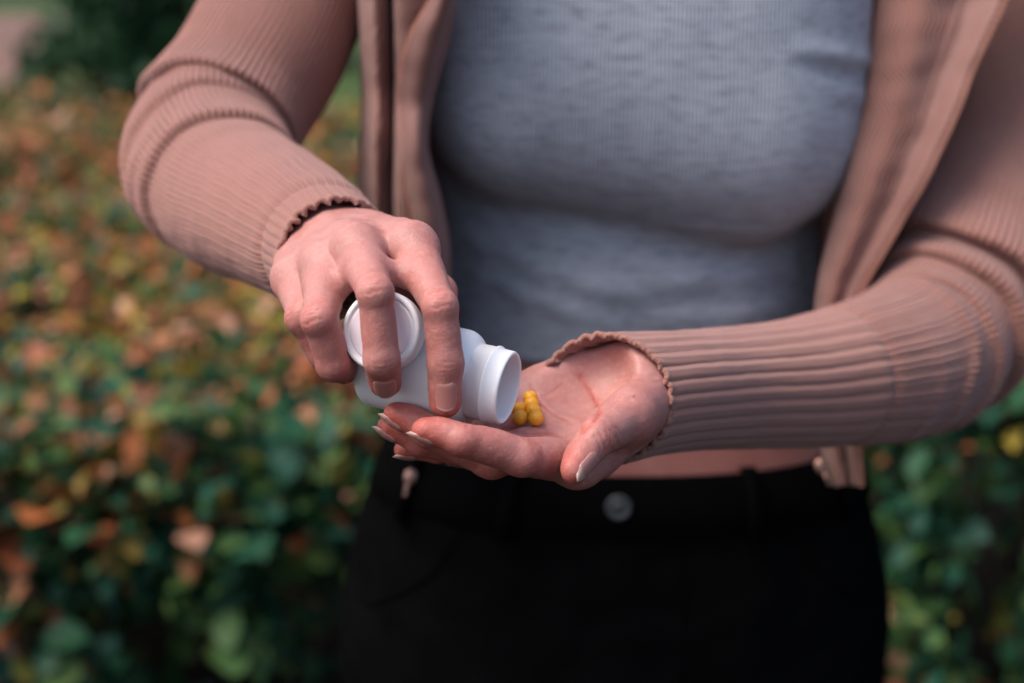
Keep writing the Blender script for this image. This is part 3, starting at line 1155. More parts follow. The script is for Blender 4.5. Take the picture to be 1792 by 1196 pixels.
RSL = [(545, -170, 930, 150), (500, 0, 905, 136), (462, 100, 885, 130), (405, 195, 858, 128), (372, 268, 828, 136), (405, 338, 785, 130), (478, 378, 732, 120), (548, 420, 690, 110), (592, 453, 655, 98)]
LSL = [(1765, -200, 960, 150), (1762, 50, 955, 146), (1738, 300, 935, 138), (1682, 500, 895, 132), (1624, 600, 858, 134), (1566, 636, 826, 128), (1490, 655, 790, 118), (1380, 672, 752, 104), (1260, 680, 712, 97), (1150, 688, 667, 98), (1082, 696, 645, 105)]
rsh, rel, rwr = PW(560, -330, 995), PW(388, 268, 836), PW(566, 410, 686)
rmd, lmd = PW(470, 90, 892), PW(1752, 280, 942)
lsh, lel, lwr = PW(1772, -330, 990), PW(1638, 610, 866), PW(1138, 688, 666)
BR = [(TX - 0.068, 0.893, 1.236), (TX + 0.070, 0.897, 1.222)]
BS = (0.054, 0.048, 0.056)


def body_fn(X, Y, Z):
    F = torso_fn(0.0)(X, Y, Z)
    for c in BR:
        F = smin(F, ellipsoid(c, BS)[0](X, Y, Z), 0.006)
    for s, m_, e, w in ((rsh, rmd, rel, rwr), (lsh, lmd, lel, lwr)):
        inn = np.array([TX, 1.01, s[2] - 0.02]) + (s - np.array([TX, 1.01, s[2] - 0.02])) * 0.5
        F = smin(F, seg_fn(inn, s, 0.045, 0.036)(X, Y, Z), 0.05)
        F = smin(F, seg_fn(s, m_, 0.036, 0.034)(X, Y, Z), 0.02)
        F = smin(F, seg_fn(m_, e, 0.034, 0.029)(X, Y, Z), 0.01)
        F = smin(F, seg_fn(e, w, 0.026, 0.018)(X, Y, Z), 0.01)
    hd = np.array([TX, 0.985, 1.60])
    F = smin(F, ellipsoid(hd + np.array([0, 0, 0.03]), (0.072, 0.09, 0.105))[0](X, Y, Z), 0.02)
    F = smin(F, ellipsoid(hd + np.array([0, -0.035, -0.03]), (0.052, 0.055, 0.075))[0](X, Y, Z), 0.02)
    F = smin(F, seg_fn(hd + np.array([0, -0.088, 0.02]), hd + np.array([0, -0.105, -0.015]), 0.008, 0.013)(X, Y, Z), 0.012)
    return F


v, q = mesh_from(body_fn, (-0.36, 0.55, 0.84), (0.46, 1.18, 1.76), 0.0055)
body_parts.append((v, q, np.full(len(v), 0.30), np.zeros(len(v))))
o = 0; VV, QQ, FL, MO = [], [], [], []
for v, q, f, m in body_parts:
    VV.append(v); QQ.append(q + o); FL.append(f); MO.append(m); o += len(v)
VV = np.vstack(VV); QQ = np.vstack(QQ)
me = mesh_np('body', VV, QQ)
add_attr(me, 'flush_shade', np.concatenate(FL)); add_attr(me, 'mole', np.concatenate(MO))
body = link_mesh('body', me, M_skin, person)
for vs, fs, tip, mat in nails:
    me = mesh_np('fingernail', to_world(vs), fs)
    add_attr(me, 'tip', tip)
    no = link_mesh('fingernail', me, mat, body)
    solidify(no, 0.00028, -1)

#@CLOTHES
# ---- crop top
def top_fn(X, Y, Z):
    F = torso_fn(0.004)(X, Y, Z)
    # the cloth spans the hollow between in one band and runs up the chest
    a, b = np.array([TX - 0.060, 0.903, 1.240]), np.array([TX + 0.064, 0.905, 1.216])
    F = smin(F, seg_fn(a, b, 0.077, 0.077)(X, Y, Z), 0.012)
    F = smin(F, seg_fn(a + np.array([0.0, 0.004, 0.07]), b + np.array([0.0, 0.004, 0.085]), 0.077, 0.077)(X, Y, Z), 0.05)
    hem = 1.070 - Z + 0.004 * np.sin((X - TX) * 30)
    F = np.maximum(F, hem)
    neck = Z - 1.365
    return np.maximum(F, neck).astype(np.float32)


v, q = mesh_from(top_fn, (-0.12, 0.74, 1.05), (0.28, 1.12, 1.38), 0.0028)
d = np.zeros(len(v))
xx, zz = v[:, 0], v[:, 2]
front = np.clip((0.99 - v[:, 1]) / 0.05, 0, 1)


def ridge(p0, p1, amp, w):
    p0 = np.array(p0); p1 = np.array(p1); ba = p1 - p0
    p = np.stack([xx, zz], 1) - p0
    t = np.clip(p @ ba / (ba @ ba), 0, 1)
    dist = np.linalg.norm(p - t[:, None] * ba, axis=1)
    return amp * np.exp(-(dist / w) ** 2) * np.sin(np.pi * np.clip(0.12 + 0.88 * t, 0, 1)) ** 0.5


sx = lambda px, py, d: (PW(px, py, d)[0], PW(px, py, d)[2])
d += ridge(sx(1545, 118, 825), sx(1395, 92, 800), 0.0034, 0.007) - ridge(sx(1545, 135, 825), sx(1390, 108, 800), 0.0028, 0.006)
d += ridge(sx(1545, 190, 825), sx(1480, 178, 805), 0.0016, 0.006) - ridge(sx(1545, 203, 825), sx(1480, 192, 805), 0.0016, 0.006)
# soft creases under the bust
for (a, b, am, w) in (((800, 420), (1180, 545), 0.0035, 0.009), ((850, 500), (1100, 575), 0.003, 0.008), ((1050, 500), (1420, 480), 0.0035, 0.010),
                      ((1150, 560), (1420, 545), 0.003, 0.008), ((900, 400), (1250, 500), 0.003, 0.012)):
    d += ridge(sx(*a, 900), sx(*b, 900), am, w)
d += 0.0011 * noise3(v, 0.09, 31, 3) * np.where(zz < 1.16, 2.2, 1.0)
nn = np.zeros_like(v)
fn_ = np.cross(v[q[:, 2]] - v[q[:, 0]], v[q[:, 3]] - v[q[:, 1]])
for k in range(4):
    np.add.at(nn, q[:, k], fn_)
nn /= np.maximum(np.linalg.norm(nn, axis=1, keepdims=True), 1e-12)
v = v + nn * (d * front)[:, None]

mt = Mat('heather_grey_rib')
co = mt.coord('Object')
sep = mt.n('ShaderNodeSeparateXYZ'); mt.l(co, sep.inputs[0])
wob = mt.math('MULTIPLY', mt.noise(co, 14, 2).outputs['Fac'], 0.004)
rib = mt.math('SINE', mt.math('MULTIPLY', mt.math('ADD', sep.outputs[0], wob), 2 * math.pi / 0.0023))
row = mt.math('SINE', mt.math('MULTIPLY', sep.outputs[2], 2 * math.pi / 0.0016))
streak = mt.noise(mt.mapping(co, (70, 70, 230)), 1.0, 4, 0.65).outputs['Fac']
streak2 = mt.noise(mt.mapping(co, (160, 160, 420)), 1.0, 3, 0.7).outputs['Fac']
bc = mt.ramp(streak, [(0.32, (0.20, 0.217, 0.26)), (0.46, (0.32, 0.345, 0.405)), (0.68, (0.40, 0.43, 0.495))])
bc = mt.mix(mt.math('MULTIPLY', streak2, 0.55), bc, (0.36, 0.385, 0.45))
bc = mt.mix(mt.math('MULTIPLY_ADD', rib, 0.10, 0.10), bc, (0.085, 0.10, 0.13))
mt.l(bc, mt.b.inputs['Base Color'])
hh = mt.math('ADD', rib, mt.math('MULTIPLY', row, 0.3))
hh = mt.math('ADD', hh, mt.math('MULTIPLY', streak2, 1.2))
mt.l(mt.bump(hh, 0.5, 0.0006), mt.b.inputs['Normal'])
mt.set(Roughness=0.92, Specular_IOR_Level=0.15, Sheen_Weight=0.2)
crop_top = link_mesh('crop_top', mesh_np('crop_top', v, q), mt.m, person)

# ---- jeans
mj = Mat('black_denim')
co = mj.coord('Object')
mj.l(mj.mix(mj.noise(co, 40, 4, 0.6).outputs['Fac'], (0.0022, 0.0022, 0.0024), (0.0045, 0.0045, 0.0048)), mj.b.inputs['Base Color'])
mj.l(mj.bump(mj.noise(mj.mapping(co, (900, 900, 500)), 1.0, 3, 0.7).outputs['Fac'], 0.4, 0.0006), mj.b.inputs['Normal'])
mj.set(Roughness=0.95, Specular_IOR_Level=0.0)
WAIST = 0.992


def jeans_fn(X, Y, Z):
    F = torso_fn(0.005)(X, Y, Z)
    F = np.maximum(F, 0.78 - Z)
    for s in (-1, 1):
        F = smin(F, seg_fn(np.array([TX + s * 0.098, 1.015, 0.82]), np.array([TX + s * 0.10, 0.99, 0.48]), 0.098, 0.066)(X, Y, Z), 0.03)
        F = smin(F, seg_fn(np.array([TX + s * 0.10, 0.99, 0.48]), np.array([TX + s * 0.105, 1.03, 0.09]), 0.066, 0.046)(X, Y, Z), 0.02)
    return np.maximum(F, Z - (WAIST - 0.004)).astype(np.float32)


v, q = mesh_from(jeans_fn, (-0.17, 0.82, 0.02), (0.33, 1.18, 1.0), 0.006)
v = v + 0.002 * np.stack([noise3(v, 0.08, 41, 2), noise3(v, 0.08, 42, 2), 0 * v[:, 0]], 1)
jeans = link_mesh('jeans', mesh_np('jeans', v, q), mj.m, person)


def on_hip(ang, z, grow):
    a = prof(z, TAf) + grow; b = prof(z, TBf) + grow; yc = prof(z, TYf)
    p = 2 / 2.25
    c, s = np.cos(ang), np.sin(ang)
    return np.stack([TX + a * np.sign(c) * np.abs(c) ** p, yc + b * np.sign(s) * np.abs(s) ** p, z + 0 * ang], -1)


th = np.linspace(0, 2 * np.pi, 160, endpoint=False)
rows = [(WAIST - 0.044, 0.0052), (WAIST - 0.042, 0.0078), (WAIST - 0.022, 0.0080), (WAIST - 0.002, 0.0075), (WAIST, 0.006), (WAIST - 0.004, 0.0035)]
v = np.vstack([on_hip(th, np.full_like(th, z), gg) for z, gg in rows])
link_mesh('waistband', mesh_np('waistband', v, grid_faces(len(rows), 160, True)), mj.m, jeans)


def lathe(profile, seg=48):
    pr = np.asarray(profile, float)
    t = np.linspace(0, 2 * np.pi, seg, endpoint=False)
    v = np.stack([pr[:, 0][:, None] * np.cos(t), pr[:, 0][:, None] * np.sin(t), np.repeat(pr[:, 1][:, None], seg, 1)], -1).reshape(-1, 3)
    return v, grid_faces(len(pr), seg, True)


def frame_to(axis, origin, v):
    """local z -> axis"""
    z = unit(axis); x = unit(np.cross([0.1, 1.0, 0.2], z)); y = np.cross(z, x)
    return np.asarray(origin) + v[:, :1] * x + v[:, 1:2] * y + v[:, 2:3] * z


bz = 0.972
bp = on_hip(np.array([-np.pi / 2 - 0.035]), np.array([bz]), 0.008)[0]
vb, fb = lathe([(0.0001, 0.0035), (0.0042, 0.0035), (0.0050, 0.0028), (0.0058, 0.0030), (0.0075, 0.0042), (0.0086, 0.0036), (0.0088, 0.002), (0.0070, -0.001), (0.0001, -0.001)], 32)
link_mesh('button', mesh_np('button', frame_to((0.03, -1, 0.02), bp, vb), fb), M_steel, jeans)


def strip_on_hip(name, pts, width, grow, thick=0.0014):
    """a raised seam or fold following (angle, z) points"""
    pp = catmull([(a, z, 0) for a, z in pts], 40)
    c = on_hip(pp[:, 0], pp[:, 1], grow)
    vv_, ff_ = tube(c, thick * 0.35 + 0 * c[:, 0], 6)
    return link_mesh(name, mesh_np(name, vv_, ff_), mj.m, jeans)


A0 = -np.pi / 2
strip_on_hip('pocket_seam', [(A0 + 0.62, 0.945), (A0 + 0.75, 0.905), (A0 + 1.05, 0.875), (A0 + 1.3, 0.87)], 0.002, 0.0065, 0.0022)
strip_on_hip('pocket_seam', [(A0 - 0.62, 0.945), (A0 - 0.75, 0.905), (A0 - 1.05, 0.875), (A0 - 1.3, 0.87)], 0.002, 0.0065, 0.0022)
strip_on_hip('fly_seam', [(A0 + 0.14, 0.944), (A0 + 0.15, 0.88), (A0 + 0.10, 0.81), (A0 - 0.02, 0.79)], 0.002, 0.0060, 0.0016)
for a in (-0.95, -0.42, 0.42, 0.95):
    c0 = on_hip(np.array([A0 + a - 0.03, A0 + a + 0.03]), np.array([0.5, 0.5]) * 0 + WAIST - 0.046, 0.0105)
    rowz = [(-0.048, 0.007), (-0.046, 0.0115), (-0.02, 0.0128), (0.0, 0.0118), (0.003, 0.007)]
    vv_ = np.vstack([on_hip(np.array([A0 + a - 0.035, A0 + a + 0.035]), np.full(2, WAIST + dz), gg) for dz, gg in rowz])
    bo = link_mesh('belt_loop', mesh_np('belt_loop', vv_, grid_faces(len(rowz), 2)), mj.m, jeans)
    solidify(bo, 0.0016, 1)

# shoes and hair close the figure outside the frame
M_shoe = simple('shoe_canvas', (0.03, 0.03, 0.03), 0.7).m
for s in (-1, 1):
    def shoe_fn(X, Y, Z, s=s):
        F = seg_fn(np.array([TX + s * 0.105, 1.05, 0.045]), np.array([TX + s * 0.115, 0.86, 0.032]), 0.042, 0.034)(X, Y, Z)
        F = smin(F, seg_fn(np.array([TX + s * 0.105, 1.04, 0.05]), np.array([TX + s * 0.105, 1.035, 0.11]), 0.040, 0.040)(X, Y, Z), 0.02)
        return np.maximum(F, 0.002 - Z)
    v, q = mesh_from(shoe_fn, (TX + s * 0.11 - 0.07, 0.80, -0.01), (TX + s * 0.11 + 0.07, 1.12, 0.17), 0.006)
    link_mesh('shoe', mesh_np('shoe', v, q), M_shoe, person)


def hair_fn(X, Y, Z):
    hd = np.array([TX, 0.985, 1.60])
    F = ellipsoid(hd + np.array([0, 0.02, 0.045]), (0.086, 0.098, 0.108))[0](X, Y, Z)
    F = smin(F, ellipsoid(hd + np.array([0, 0.065, -0.06]), (0.085, 0.05, 0.15))[0](X, Y, Z), 0.03)
    cutf = ellipsoid(hd + np.array([0, -0.075, -0.03]), (0.066, 0.075, 0.10))[0](X, Y, Z)
    return np.maximum(F, -cutf)


v, q = mesh_from(hair_fn, (TX - 0.12, 0.85, 1.36), (TX + 0.12, 1.13, 1.78), 0.006)
v += 0.004 * np.stack([np.sin(v[:, 0] * 300), np.sin(v[:, 0] * 260 + 1), 0 * v[:, 0]], 1)
link_mesh('hair', mesh_np('hair', v, q), simple('brown_hair', (0.05, 0.03, 0.02), 0.5).m, person)

# ---- cardigan: sleeves
def sleeve(path, n_len, n_th, cuff_from, cuff_ribs, folds, ruffle, cuff_amp=0.75, tilt=(0, 0), name='sleeve'):
    pts = np.array([[*P(px, py, d), r * K * d] for px, py, d, r in path])
    c = catmull(pts, n_len * 4)
    seg = np.concatenate([[0], np.cumsum(np.linalg.norm(np.diff(c[:, :3], axis=0), axis=1))])
    L = seg[-1]
    s = np.linspace(0, L, n_len)
    # finer steps near the cuff edge
    c = np.stack([np.interp(s, seg, c[:, i]) for i in range(4)], 1)
    ctr, R = c[:, :3], c[:, 3]
    t = np.gradient(ctr, axis=0); t /= np.linalg.norm(t, axis=1, keepdims=True)
    # carry one direction up the arm without twist, so the ribs run straight
    e1 = np.zeros_like(t)
    e = np.array([0, 0, -1.0])
    for i in range(n_len - 1, -1, -1):
        e = unit(e - t[i] * (e @ t[i]))
        e1[i] = e
    e2 = np.cross(t, e1)
    th = np.linspace(-np.pi, np.pi, n_th, endpoint=False)
    S = (s - L)[:, None]                    # 0 at the cuff edge, negative up the arm (mm)
    TH = th[None, :]
    rad = R[:, None] + 0 * TH
    disp = np.zeros_like(rad); lap = np.zeros_like(rad)
    for (s0, th0, thw, slant, w1, w2, amp) in folds:
        dth = (TH - th0 + np.pi) % (2 * np.pi) - np.pi
        x = S - s0 - slant * dth - 2.4 * np.sin(dth * 2 + s0) - 1.5 * np.sin(dth * 5.3 + 2 * s0)
        prof_ = np.where(x < 0, np.exp(-(x / w1) ** 2), np.exp(-(x / w2) ** 2))
        one = amp * prof_ * np.exp(-(dth / thw) ** 4)
        disp += one
        if amp > 3.5:
            lap += 0.6 * one           # the fold hangs over its own crease
    incuff = 1 / (1 + np.exp(-(S - cuff_from) / 3.0))
    fade = 0.25 + 0.75 * incuff
    ph = TH * cuff_ribs + 0.25 * np.sin(S * 0.06 + 3 * TH) + 0.3 * np.sin(5 * TH)
    rb = np.sqrt(np.abs(np.sin(ph / 2)) + 0.02) * 2 - 1.35
    disp += cuff_amp * rb * (incuff + (1 - incuff) * 0.42 * np.exp(-((S - cuff_from) / 75.0) ** 2))
    disp += 0.26 * np.sin(TH * 80) * (1 - incuff)
    disp -= 1.6 * np.exp(-((S - cuff_from) / 4.0) ** 2)      # seam where the cuff rib starts
    # ruffled edge
    edge = np.clip((S + ruffle[0]) / ruffle[0], 0, 1)
    disp += edge ** 2 * (ruffle[1] * (1 + 0.5 * np.sin(3.7 * TH)) * np.sin(TH * ruffle[2] + 1.3 * np.sin(3 * TH)) + ruffle[3])
    var = 1 + 0.55 * np.sin(2.3 * TH + 0.4) * np.sin(5.1 * TH + 1.0)
    along = var * edge ** 2 * ruffle[4] * np.sin(TH * ruffle[2] * 0.5 + 2 * np.sin(2 * TH))
    along = along + lap + np.exp(S / 22.0) * (tilt[0] * (np.cos(TH) - 1) / 2 + tilt[1] * np.sin(TH))
    vv0 = ctr[:, None, :] + (rad + disp)[..., None] * (np.cos(TH)[..., None] * e1[:, None] + np.sin(TH)[..., None] * e2[:, None]) + along[..., None] * t[:, None]
    v = vv0.reshape(-1, 3)
    v = v + 0.35 * noise3(v, 22, 61, 2)[:, None] * 0.6
    f = grid_faces(n_len, n_th, True)
    me = mesh_np(name, to_world(v), f)
    # uv in millimetres
    uu = (TH * 42.0 + 0 * S).reshape(-1); vw = (s[:, None] + 0 * TH).reshape(-1)
    add_uv(me, np.stack([uu, vw], 1))
    add_attr(me, 'finerib', ((1 - incuff * 0.8) + 0 * TH).reshape(-1))
    return me


# cardigan body: (px, py, depth) sections from the left zipper edge round the back to the right zipper edge
def card_sections():
    ys = [-260, -100, 0, 100, 200, 300, 400, 500, 600, 700, 790, 850]
    lf = [(830, 805), (812, 790), (800, 764), (785, 716), (760, 703), (748, 712), (770, 725), (786, 745), (780, 740), (760, 722), (745, 716), (738, 716)]
    rf = [(1575, 1850), (1556, 1795), (1542, 1755), (1526, 1708), (1508, 1668), (1486, 1622), (1458, 1566), (1432, 1508), (1424, 1470), (1430, 1478), (1440, 1500), (1462, 1505)]
    out = []
    for y, (lfold, lzip), (rfold, rzip) in zip(ys, lf, rf):
        f = (y + 260) / 1110
        dep = 0
        k = max(0, (y - 300) / 550)
        wl = 628 + 5 * math.sin(y / 130) + 75 * max(0, (y - 420) / 430)
        wr = 1640 - 60 * k
        dB = 1120 + 60 * f
        row = [(lzip, y, 814 + 52 * k), (lzip + (lfold - lzip) * 0.55, y, 808 + 52 * k), (lfold, y, 824 + 52 * k), (lfold - 22, y, 838 + 52 * k), (700, y, 842 + 50 * k),
               (690 - 8 * f + 0.5 * (wl - 628), y, 864 + 50 * k), (662 + 0.7 * (wl - 628), y, 848 + 50 * k), (wl + 12, y, 872 + 45 * k), (wl, y, 915 + 45 * k), (wl + 22, y, 985 + 45 * k), (760, y, 1085 + 50 * k), (960, y, dB), (1100, y, dB + 6),
               (1300, y, dB), (1500, y, 1085 + 50 * k), (1610, y, 1010 + 45 * k), (wr, y, 950 + 45 * k), (wr - 30, y, 905 + 40 * k), (rfold + 60, y, 886 + 35 * k),
               (rfold + 14, y, 876 + 35 * k), (rfold, y, 862 + 35 * k), (rfold + (rzip - rfold) * 0.35, y, 845 + 35 * k), (rfold + (rzip - rfold) * 0.72, y, 850 + 35 * k), (rzip, y, 838 + 38 * k)]
        lim = [(790 if i < 2 else 760 if i < 4 else 735) if i < 17 else (745 + (850 - 745) * min(1, (i - 17) / 3)) for i in range(len(row))]
        row = [(p[0], -260 + (p[1] + 260) * (l + 260) / 1110, p[2]) for p, l in zip(row, lim)]
        row = [(p[0], p[1], p[2] - (55 * min(1, max(0, (220 - y) / 320)) if i < 9 else 0)) for i, p in enumerate(row)]
        out.append([P(*p) for p in row])
    return np.array(out)


cs = card_sections()
nrow, ncol = 150, 420
tmp = np.stack([catmull(r_, ncol) for r_ in cs])            # 12 x ncol x 3
cv = np.stack([catmull(tmp[:, j], nrow) for j in range(ncol)], 1)
# soft folds along the panels
jj = np.arange(ncol)[None, :] / ncol; ii = np.arange(nrow)[:, None] / nrow
cv[..., 2] += 2.0 * np.sin(jj * 150 + ii * 3) * np.exp(-((jj - 0.26) / 0.08) ** 2) + 1.3 * noise3(cv.reshape(-1, 3), 45, 71, 2).reshape(nrow, ncol)
me = mesh_np('cardigan', to_world(cv.reshape(-1, 3)), grid_faces(nrow, ncol))
wd = np.concatenate([np.zeros((nrow, 1)), np.cumsum(np.linalg.norm(np.diff(cv, axis=1), axis=2), 1)], 1)
ht = np.repeat(np.linspace(0, 420, nrow)[:, None], ncol, 1)
add_uv(me, np.stack([wd.reshape(-1), ht.reshape(-1)], 1))
add_attr(me, 'finerib', np.ones(nrow * ncol))
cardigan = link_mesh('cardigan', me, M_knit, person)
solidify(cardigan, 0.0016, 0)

# (s from the cuff, theta, width in theta, slant, w up, w down, amplitude); theta 0 faces the camera
RF = [(-238, 0.1, 2.2, 7, 36, 4, 7.6), (-204, -0.1, 1.5, -4, 18, 5, 4.4), (-165, 0.1, 1.7, 6, 26, 5, 4.8), (-186, -0.9, 0.9, 8, 8, 4, 2.8), (-285, 0.6, 1.0, 14, 30, 14, 2.6), (-135, 0.7, 0.8, 9, 14, 8, 1.6), (-222, 0.9, 0.7, 12, 9, 5, 2.6)]
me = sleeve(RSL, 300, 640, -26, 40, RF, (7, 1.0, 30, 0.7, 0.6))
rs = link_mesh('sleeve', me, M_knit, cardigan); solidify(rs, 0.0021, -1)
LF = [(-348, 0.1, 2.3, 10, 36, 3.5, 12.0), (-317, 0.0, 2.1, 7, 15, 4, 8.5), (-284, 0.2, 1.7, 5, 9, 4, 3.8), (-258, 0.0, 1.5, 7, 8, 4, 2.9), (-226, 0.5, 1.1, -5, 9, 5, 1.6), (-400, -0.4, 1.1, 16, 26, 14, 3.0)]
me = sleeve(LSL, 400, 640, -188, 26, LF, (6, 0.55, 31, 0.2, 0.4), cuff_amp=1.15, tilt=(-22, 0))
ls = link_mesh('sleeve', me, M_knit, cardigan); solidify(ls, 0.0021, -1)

# zippers along both front edges
M_zip = simple('zipper_coil', (0.42, 0.19, 0.135), 0.45).m
M_tape = Mat('zipper_tape_twill')
co = M_tape.coord('Object')
M_tape.l(M_tape.mix(M_tape.noise(co, 300, 3, 0.6).outputs['Fac'], (0.17, 0.075, 0.06), (0.21, 0.095, 0.078)), M_tape.b.inputs['Base Color'])
M_tape.set(Roughness=0.7, Sheen_Weight=0.2)
for cols in (np.arange(0, 24), np.arange(ncol - 1, ncol - 25, -1)):
    tv = cv[:, cols].copy()
    tn_ = np.cross(np.gradient(tv, axis=0), np.gradient(tv, axis=1)); tn_ /= np.linalg.norm(tn_, axis=2, keepdims=True)
    tn_ = np.where(tn_[..., 2:3] > 0, -tn_, tn_)
    tv += tn_ * 1.6
    to = link_mesh('zipper_tape', mesh_np('zipper_tape', to_world(tv.reshape(-1, 3)), grid_faces(nrow, len(cols))), M_tape.m, cardigan)
    solidify(to, 0.0008, 0)
for col in (0, ncol - 1):
    e = cv[:, col]
    seg = np.concatenate([[0], np.cumsum(np.linalg.norm(np.diff(e, axis=0), axis=1))])
    ss = np.arange(0, seg[-1], 2.7)
    pp = np.stack([np.interp(ss, seg, e[:, i]) for i in range(3)], 1)
    tt = np.gradient(pp, axis=0); tt /= np.linalg.norm(tt, axis=1, keepdims=True)
    sd = np.cross(tt, [0, 0, 1.0]); sd /= np.linalg.norm(sd, axis=1, keepdims=True)
    if col == 0:
        sd = -sd if sd[40, 0] > 0 else sd
    else:
        sd = -sd if sd[40, 0] < 0 else sd
    nrmz = np.cross(tt, sd)
    parts = []
    for p_, t_, s_, n_ in zip(pp, tt, sd, nrmz):
        b = []
        for a1 in (-0.85, 0.85):
            for a2 in (-0.8, 2.6):
                for a3 in (-1.3, 1.3):
                    b.append(p_ + t_ * a1 + s_ * a2 + n_ * a3)
        parts.append((np.array(b), [(0, 1, 3, 2), (4, 6, 7, 5), (0, 4, 5, 1), (2, 3, 7, 6), (0, 2, 6, 4), (1, 5, 7, 3)]))
    v, f = join_parts(parts)
    zo = link_mesh('zipper', mesh_np('zipper', to_world(v), f, False), M_zip, cardigan)
    zo['kind'] = 'stuff'


def zipper_pull(p, ax):
    """slider body with a hanging tab"""
    parts = []
    prof_ = [(0.0001, 5.5), (2.2, 5.2), (3.8, 3.0), (4.2, 0), (3.4, -3.2), (1.8, -4.6), (0.0001, -4.8)]
    v, f = lathe(prof_, 16); v[:, 1] *= 0.45
    parts.append((v, [tuple(x) for x in f]))
    v, f = tube(catmull([(0, -1.5, -3), (0, -3.0, -6), (0.3, -2.8, -8), (0.5, -2.4, -12)], 16), np.interp(np.linspace(0, 1, 16), [0, .15, .3, 1], [0.9, 0.8, 1.7, 1.5]), 8)
    parts.append((v, f))
    v, f = join_parts(parts)
    c, s = math.cos(ax), math.sin(ax)
    x = v[:, 0] * c - v[:, 2] * s; z = v[:, 0] * s + v[:, 2] * c
    w = np.stack([x, z, v[:, 1]], 1) + p
    return link_mesh('zipper_pull', mesh_np('zipper_pull', to_world(w), f), M_copper, cardigan)


zipper_pull(P(1438, 818, 872), 0.35)
zipper_pull(P(718, 836, 872), -0.3)

# ================================================================= bottle, cap, pills
bt = empty('pill_bottle', to_world(BOT_0))
tag(bt, 'open white plastic pill bottle held over the palm with its mouth tipped down', 'bottle')


def lathe_on(name, profile, axis, origin, mat, parent, seg=96):
    v, f = lathe(profile, seg)
    o = link_mesh(name, mesh_np(name, to_world(frame_to(axis, origin, v)), f), mat, parent)
    return o


def rounded(r0, z0, r1, z1, n=8, quad=0):
    pass


rr = 7.0
pr = [(0.001, 1.6), (12.0, 1.6), (13.6, 0.2)]
pr += [(R_BODY - rr + rr * math.sin(a), rr - rr * math.cos(a)) for a in np.linspace(0.15, math.pi / 2, 10)]
pr += [(R_BODY, z) for z in np.linspace(rr + 4, L_BODY - 12, 6)]
rs_ = 8.5
pr += [(R_BODY - rs_ + rs_ * math.cos(a), L_BODY - 9.0 + rs_ * math.sin(a)) for a in np.linspace(0.1, 1.15, 9)]
pr += [(R_NECK - 0.2, L_BODY - 0.6), (R_NECK - 0.5, L_BODY)]
lathe_on('bottle_body', pr, BOT_A, BOT_0, M_white, bt)
z0 = L_BODY - 0.4
np_ = [(R_NECK - 2.2, z0 - 4), (R_NECK, z0 - 0.3), (R_NECK, z0 + 6.2), (R_NECK + 0.65, z0 + 6.6), (R_NECK + 0.65, z0 + 7.2), (R_NECK - 0.2, z0 + 7.7), (R_NECK - 0.35, z0 + 13.0),
       (R_NECK - 0.7, z0 + 13.8), (R_NECK - 1.3, z0 + 14.2), (R_NECK - 1.8, z0 + 13.9), (R_NECK - 2.1, z0 + 13.0), (R_NECK - 2.2, z0 - 4), (R_NECK - 2.4, z0 - 8),
       (R_BODY - 2, z0 - 14), (R_BODY - 2, 8), (12, 3.2), (0.001, 3.2)]
lathe_on('bottle_neck', np_, BOT_A, BOT_0, M_white, bt)
M_liner = Mat('cap_liner')
co = M_liner.coord('Object')
M_liner.l(M_liner.mix(M_liner.noise(co, 90, 5, 0.7).outputs['Fac'], (0.74, 0.66, 0.70), (0.66, 0.56, 0.62)), M_liner.b.inputs['Base Color'])
M_liner.set(Roughness=0.55)
cp = empty('bottle_cap', to_world(CAP_C))
tag(cp, 'round white screw cap held flat against the bottle behind the middle finger', 'cap')
pr = [(0.001, -9.0), (R_CAP - 1.2, -9.0), (R_CAP - 0.1, -8.6), (R_CAP, -7.5), (R_CAP, -1.6), (R_CAP - 0.25, -0.6), (R_CAP - 0.9, 0.1), (R_CAP - 1.8, 0.15), (R_CAP - 2.4, -0.25), (R_CAP - 2.6, -0.9), (R_CAP - 3.1, -1.1), (R_CAP - 3.4, -0.8)]
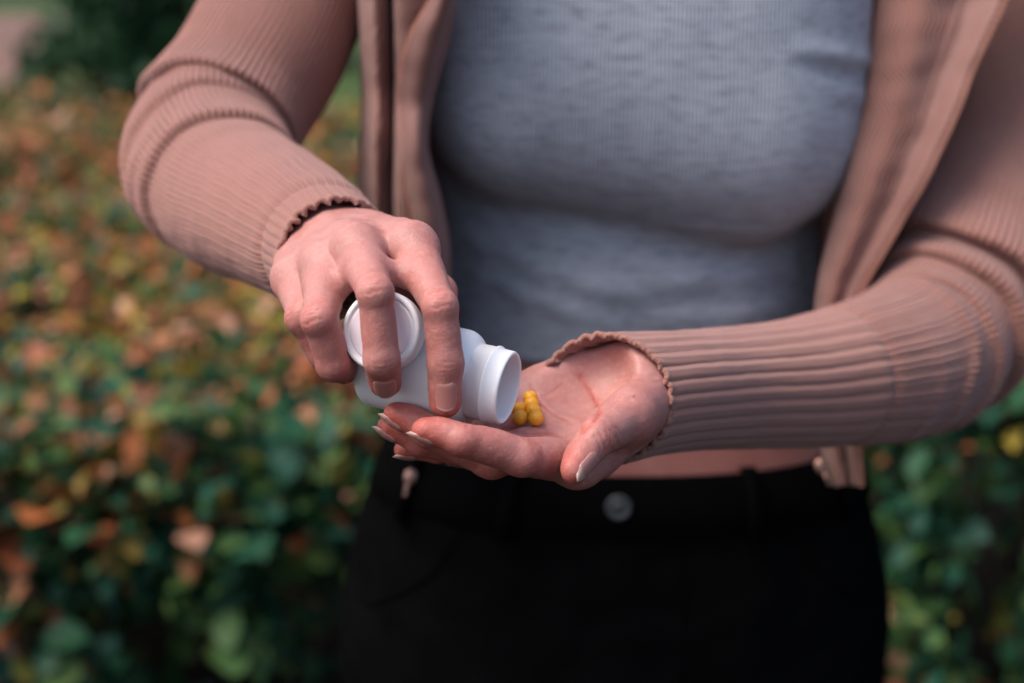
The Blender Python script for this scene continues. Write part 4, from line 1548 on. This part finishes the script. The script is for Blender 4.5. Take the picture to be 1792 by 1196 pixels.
lathe_on('cap_shell', pr, CAP_N, CAP_C, M_white, cp)
pr = [(R_CAP - 3.0, -1.3), (R_CAP - 3.6, -0.75), (R_CAP - 4.2, -0.9), (6.0, -0.8), (0.001, -0.8)]
lathe_on('cap_face', pr[::-1] if False else pr, CAP_N, CAP_C, M_liner.m, cp)

M_pill = Mat('yellow_coating')
co = M_pill.coord('Object')
M_pill.l(M_pill.mix(M_pill.noise(co, 500, 4, 0.6).outputs['Fac'], (0.76, 0.335, 0.014), (0.84, 0.40, 0.025)), M_pill.b.inputs['Base Color'])
M_pill.set(Roughness=0.42, Subsurface_Weight=0.4, Subsurface_Scale=0.002)
M_pill.l(M_pill.bump(M_pill.noise(co, 900, 3, 0.6).outputs['Fac'], 0.12, 0.0003), M_pill.b.inputs['Normal'])
RP = 3.35
G, F = HANDS['left']
placed = []
pill_px = [(938, 732, 'yellow round pill nearest the thumb, at the front right of the heap'), (911, 731, 'yellow round pill at the front left of the heap, beside the bottle mouth'),
           (908, 717, 'yellow round pill tucked behind the front left one at the bottle mouth'), (934, 720, 'yellow round pill half hidden behind the front right one'),
           (930, 708, 'yellow round pill second from the top of the heap'), (928, 697, 'yellow round pill farthest back, topmost in the heap')]


def sphere(r, nu=20, nv=32):
    a = np.linspace(0, np.pi, nu)
    return lathe([(max(1e-4, r * math.sin(x)), r * math.cos(x) * 0.98) for x in a], nv)


for k, (px, py, lab) in enumerate(pill_px[::-1]):
    best = None
    for d in np.arange(590, 700, 0.2):
        p = P(px, py, d)
        f = float(field_at(F, G.lo, G.h, p[None])[0])
        if f < RP - 0.15:
            break
        if any(np.linalg.norm(p - c) < 2 * RP - 0.5 for c in placed):
            if best is not None and False:
                break
            continue
        best = p
    # settle: push out of earlier pills
    p = best if best is not None else P(px, py, 640)
    placed.append(p)
    v, f = sphere(RP)
    po = link_mesh('pill', mesh_np('pill', to_world(v + 0) - to_world(np.zeros(3)), f), M_pill.m)
    po.location = to_world(p)
    tag(po, lab, 'pill', 'yellow pills poured into the palm')
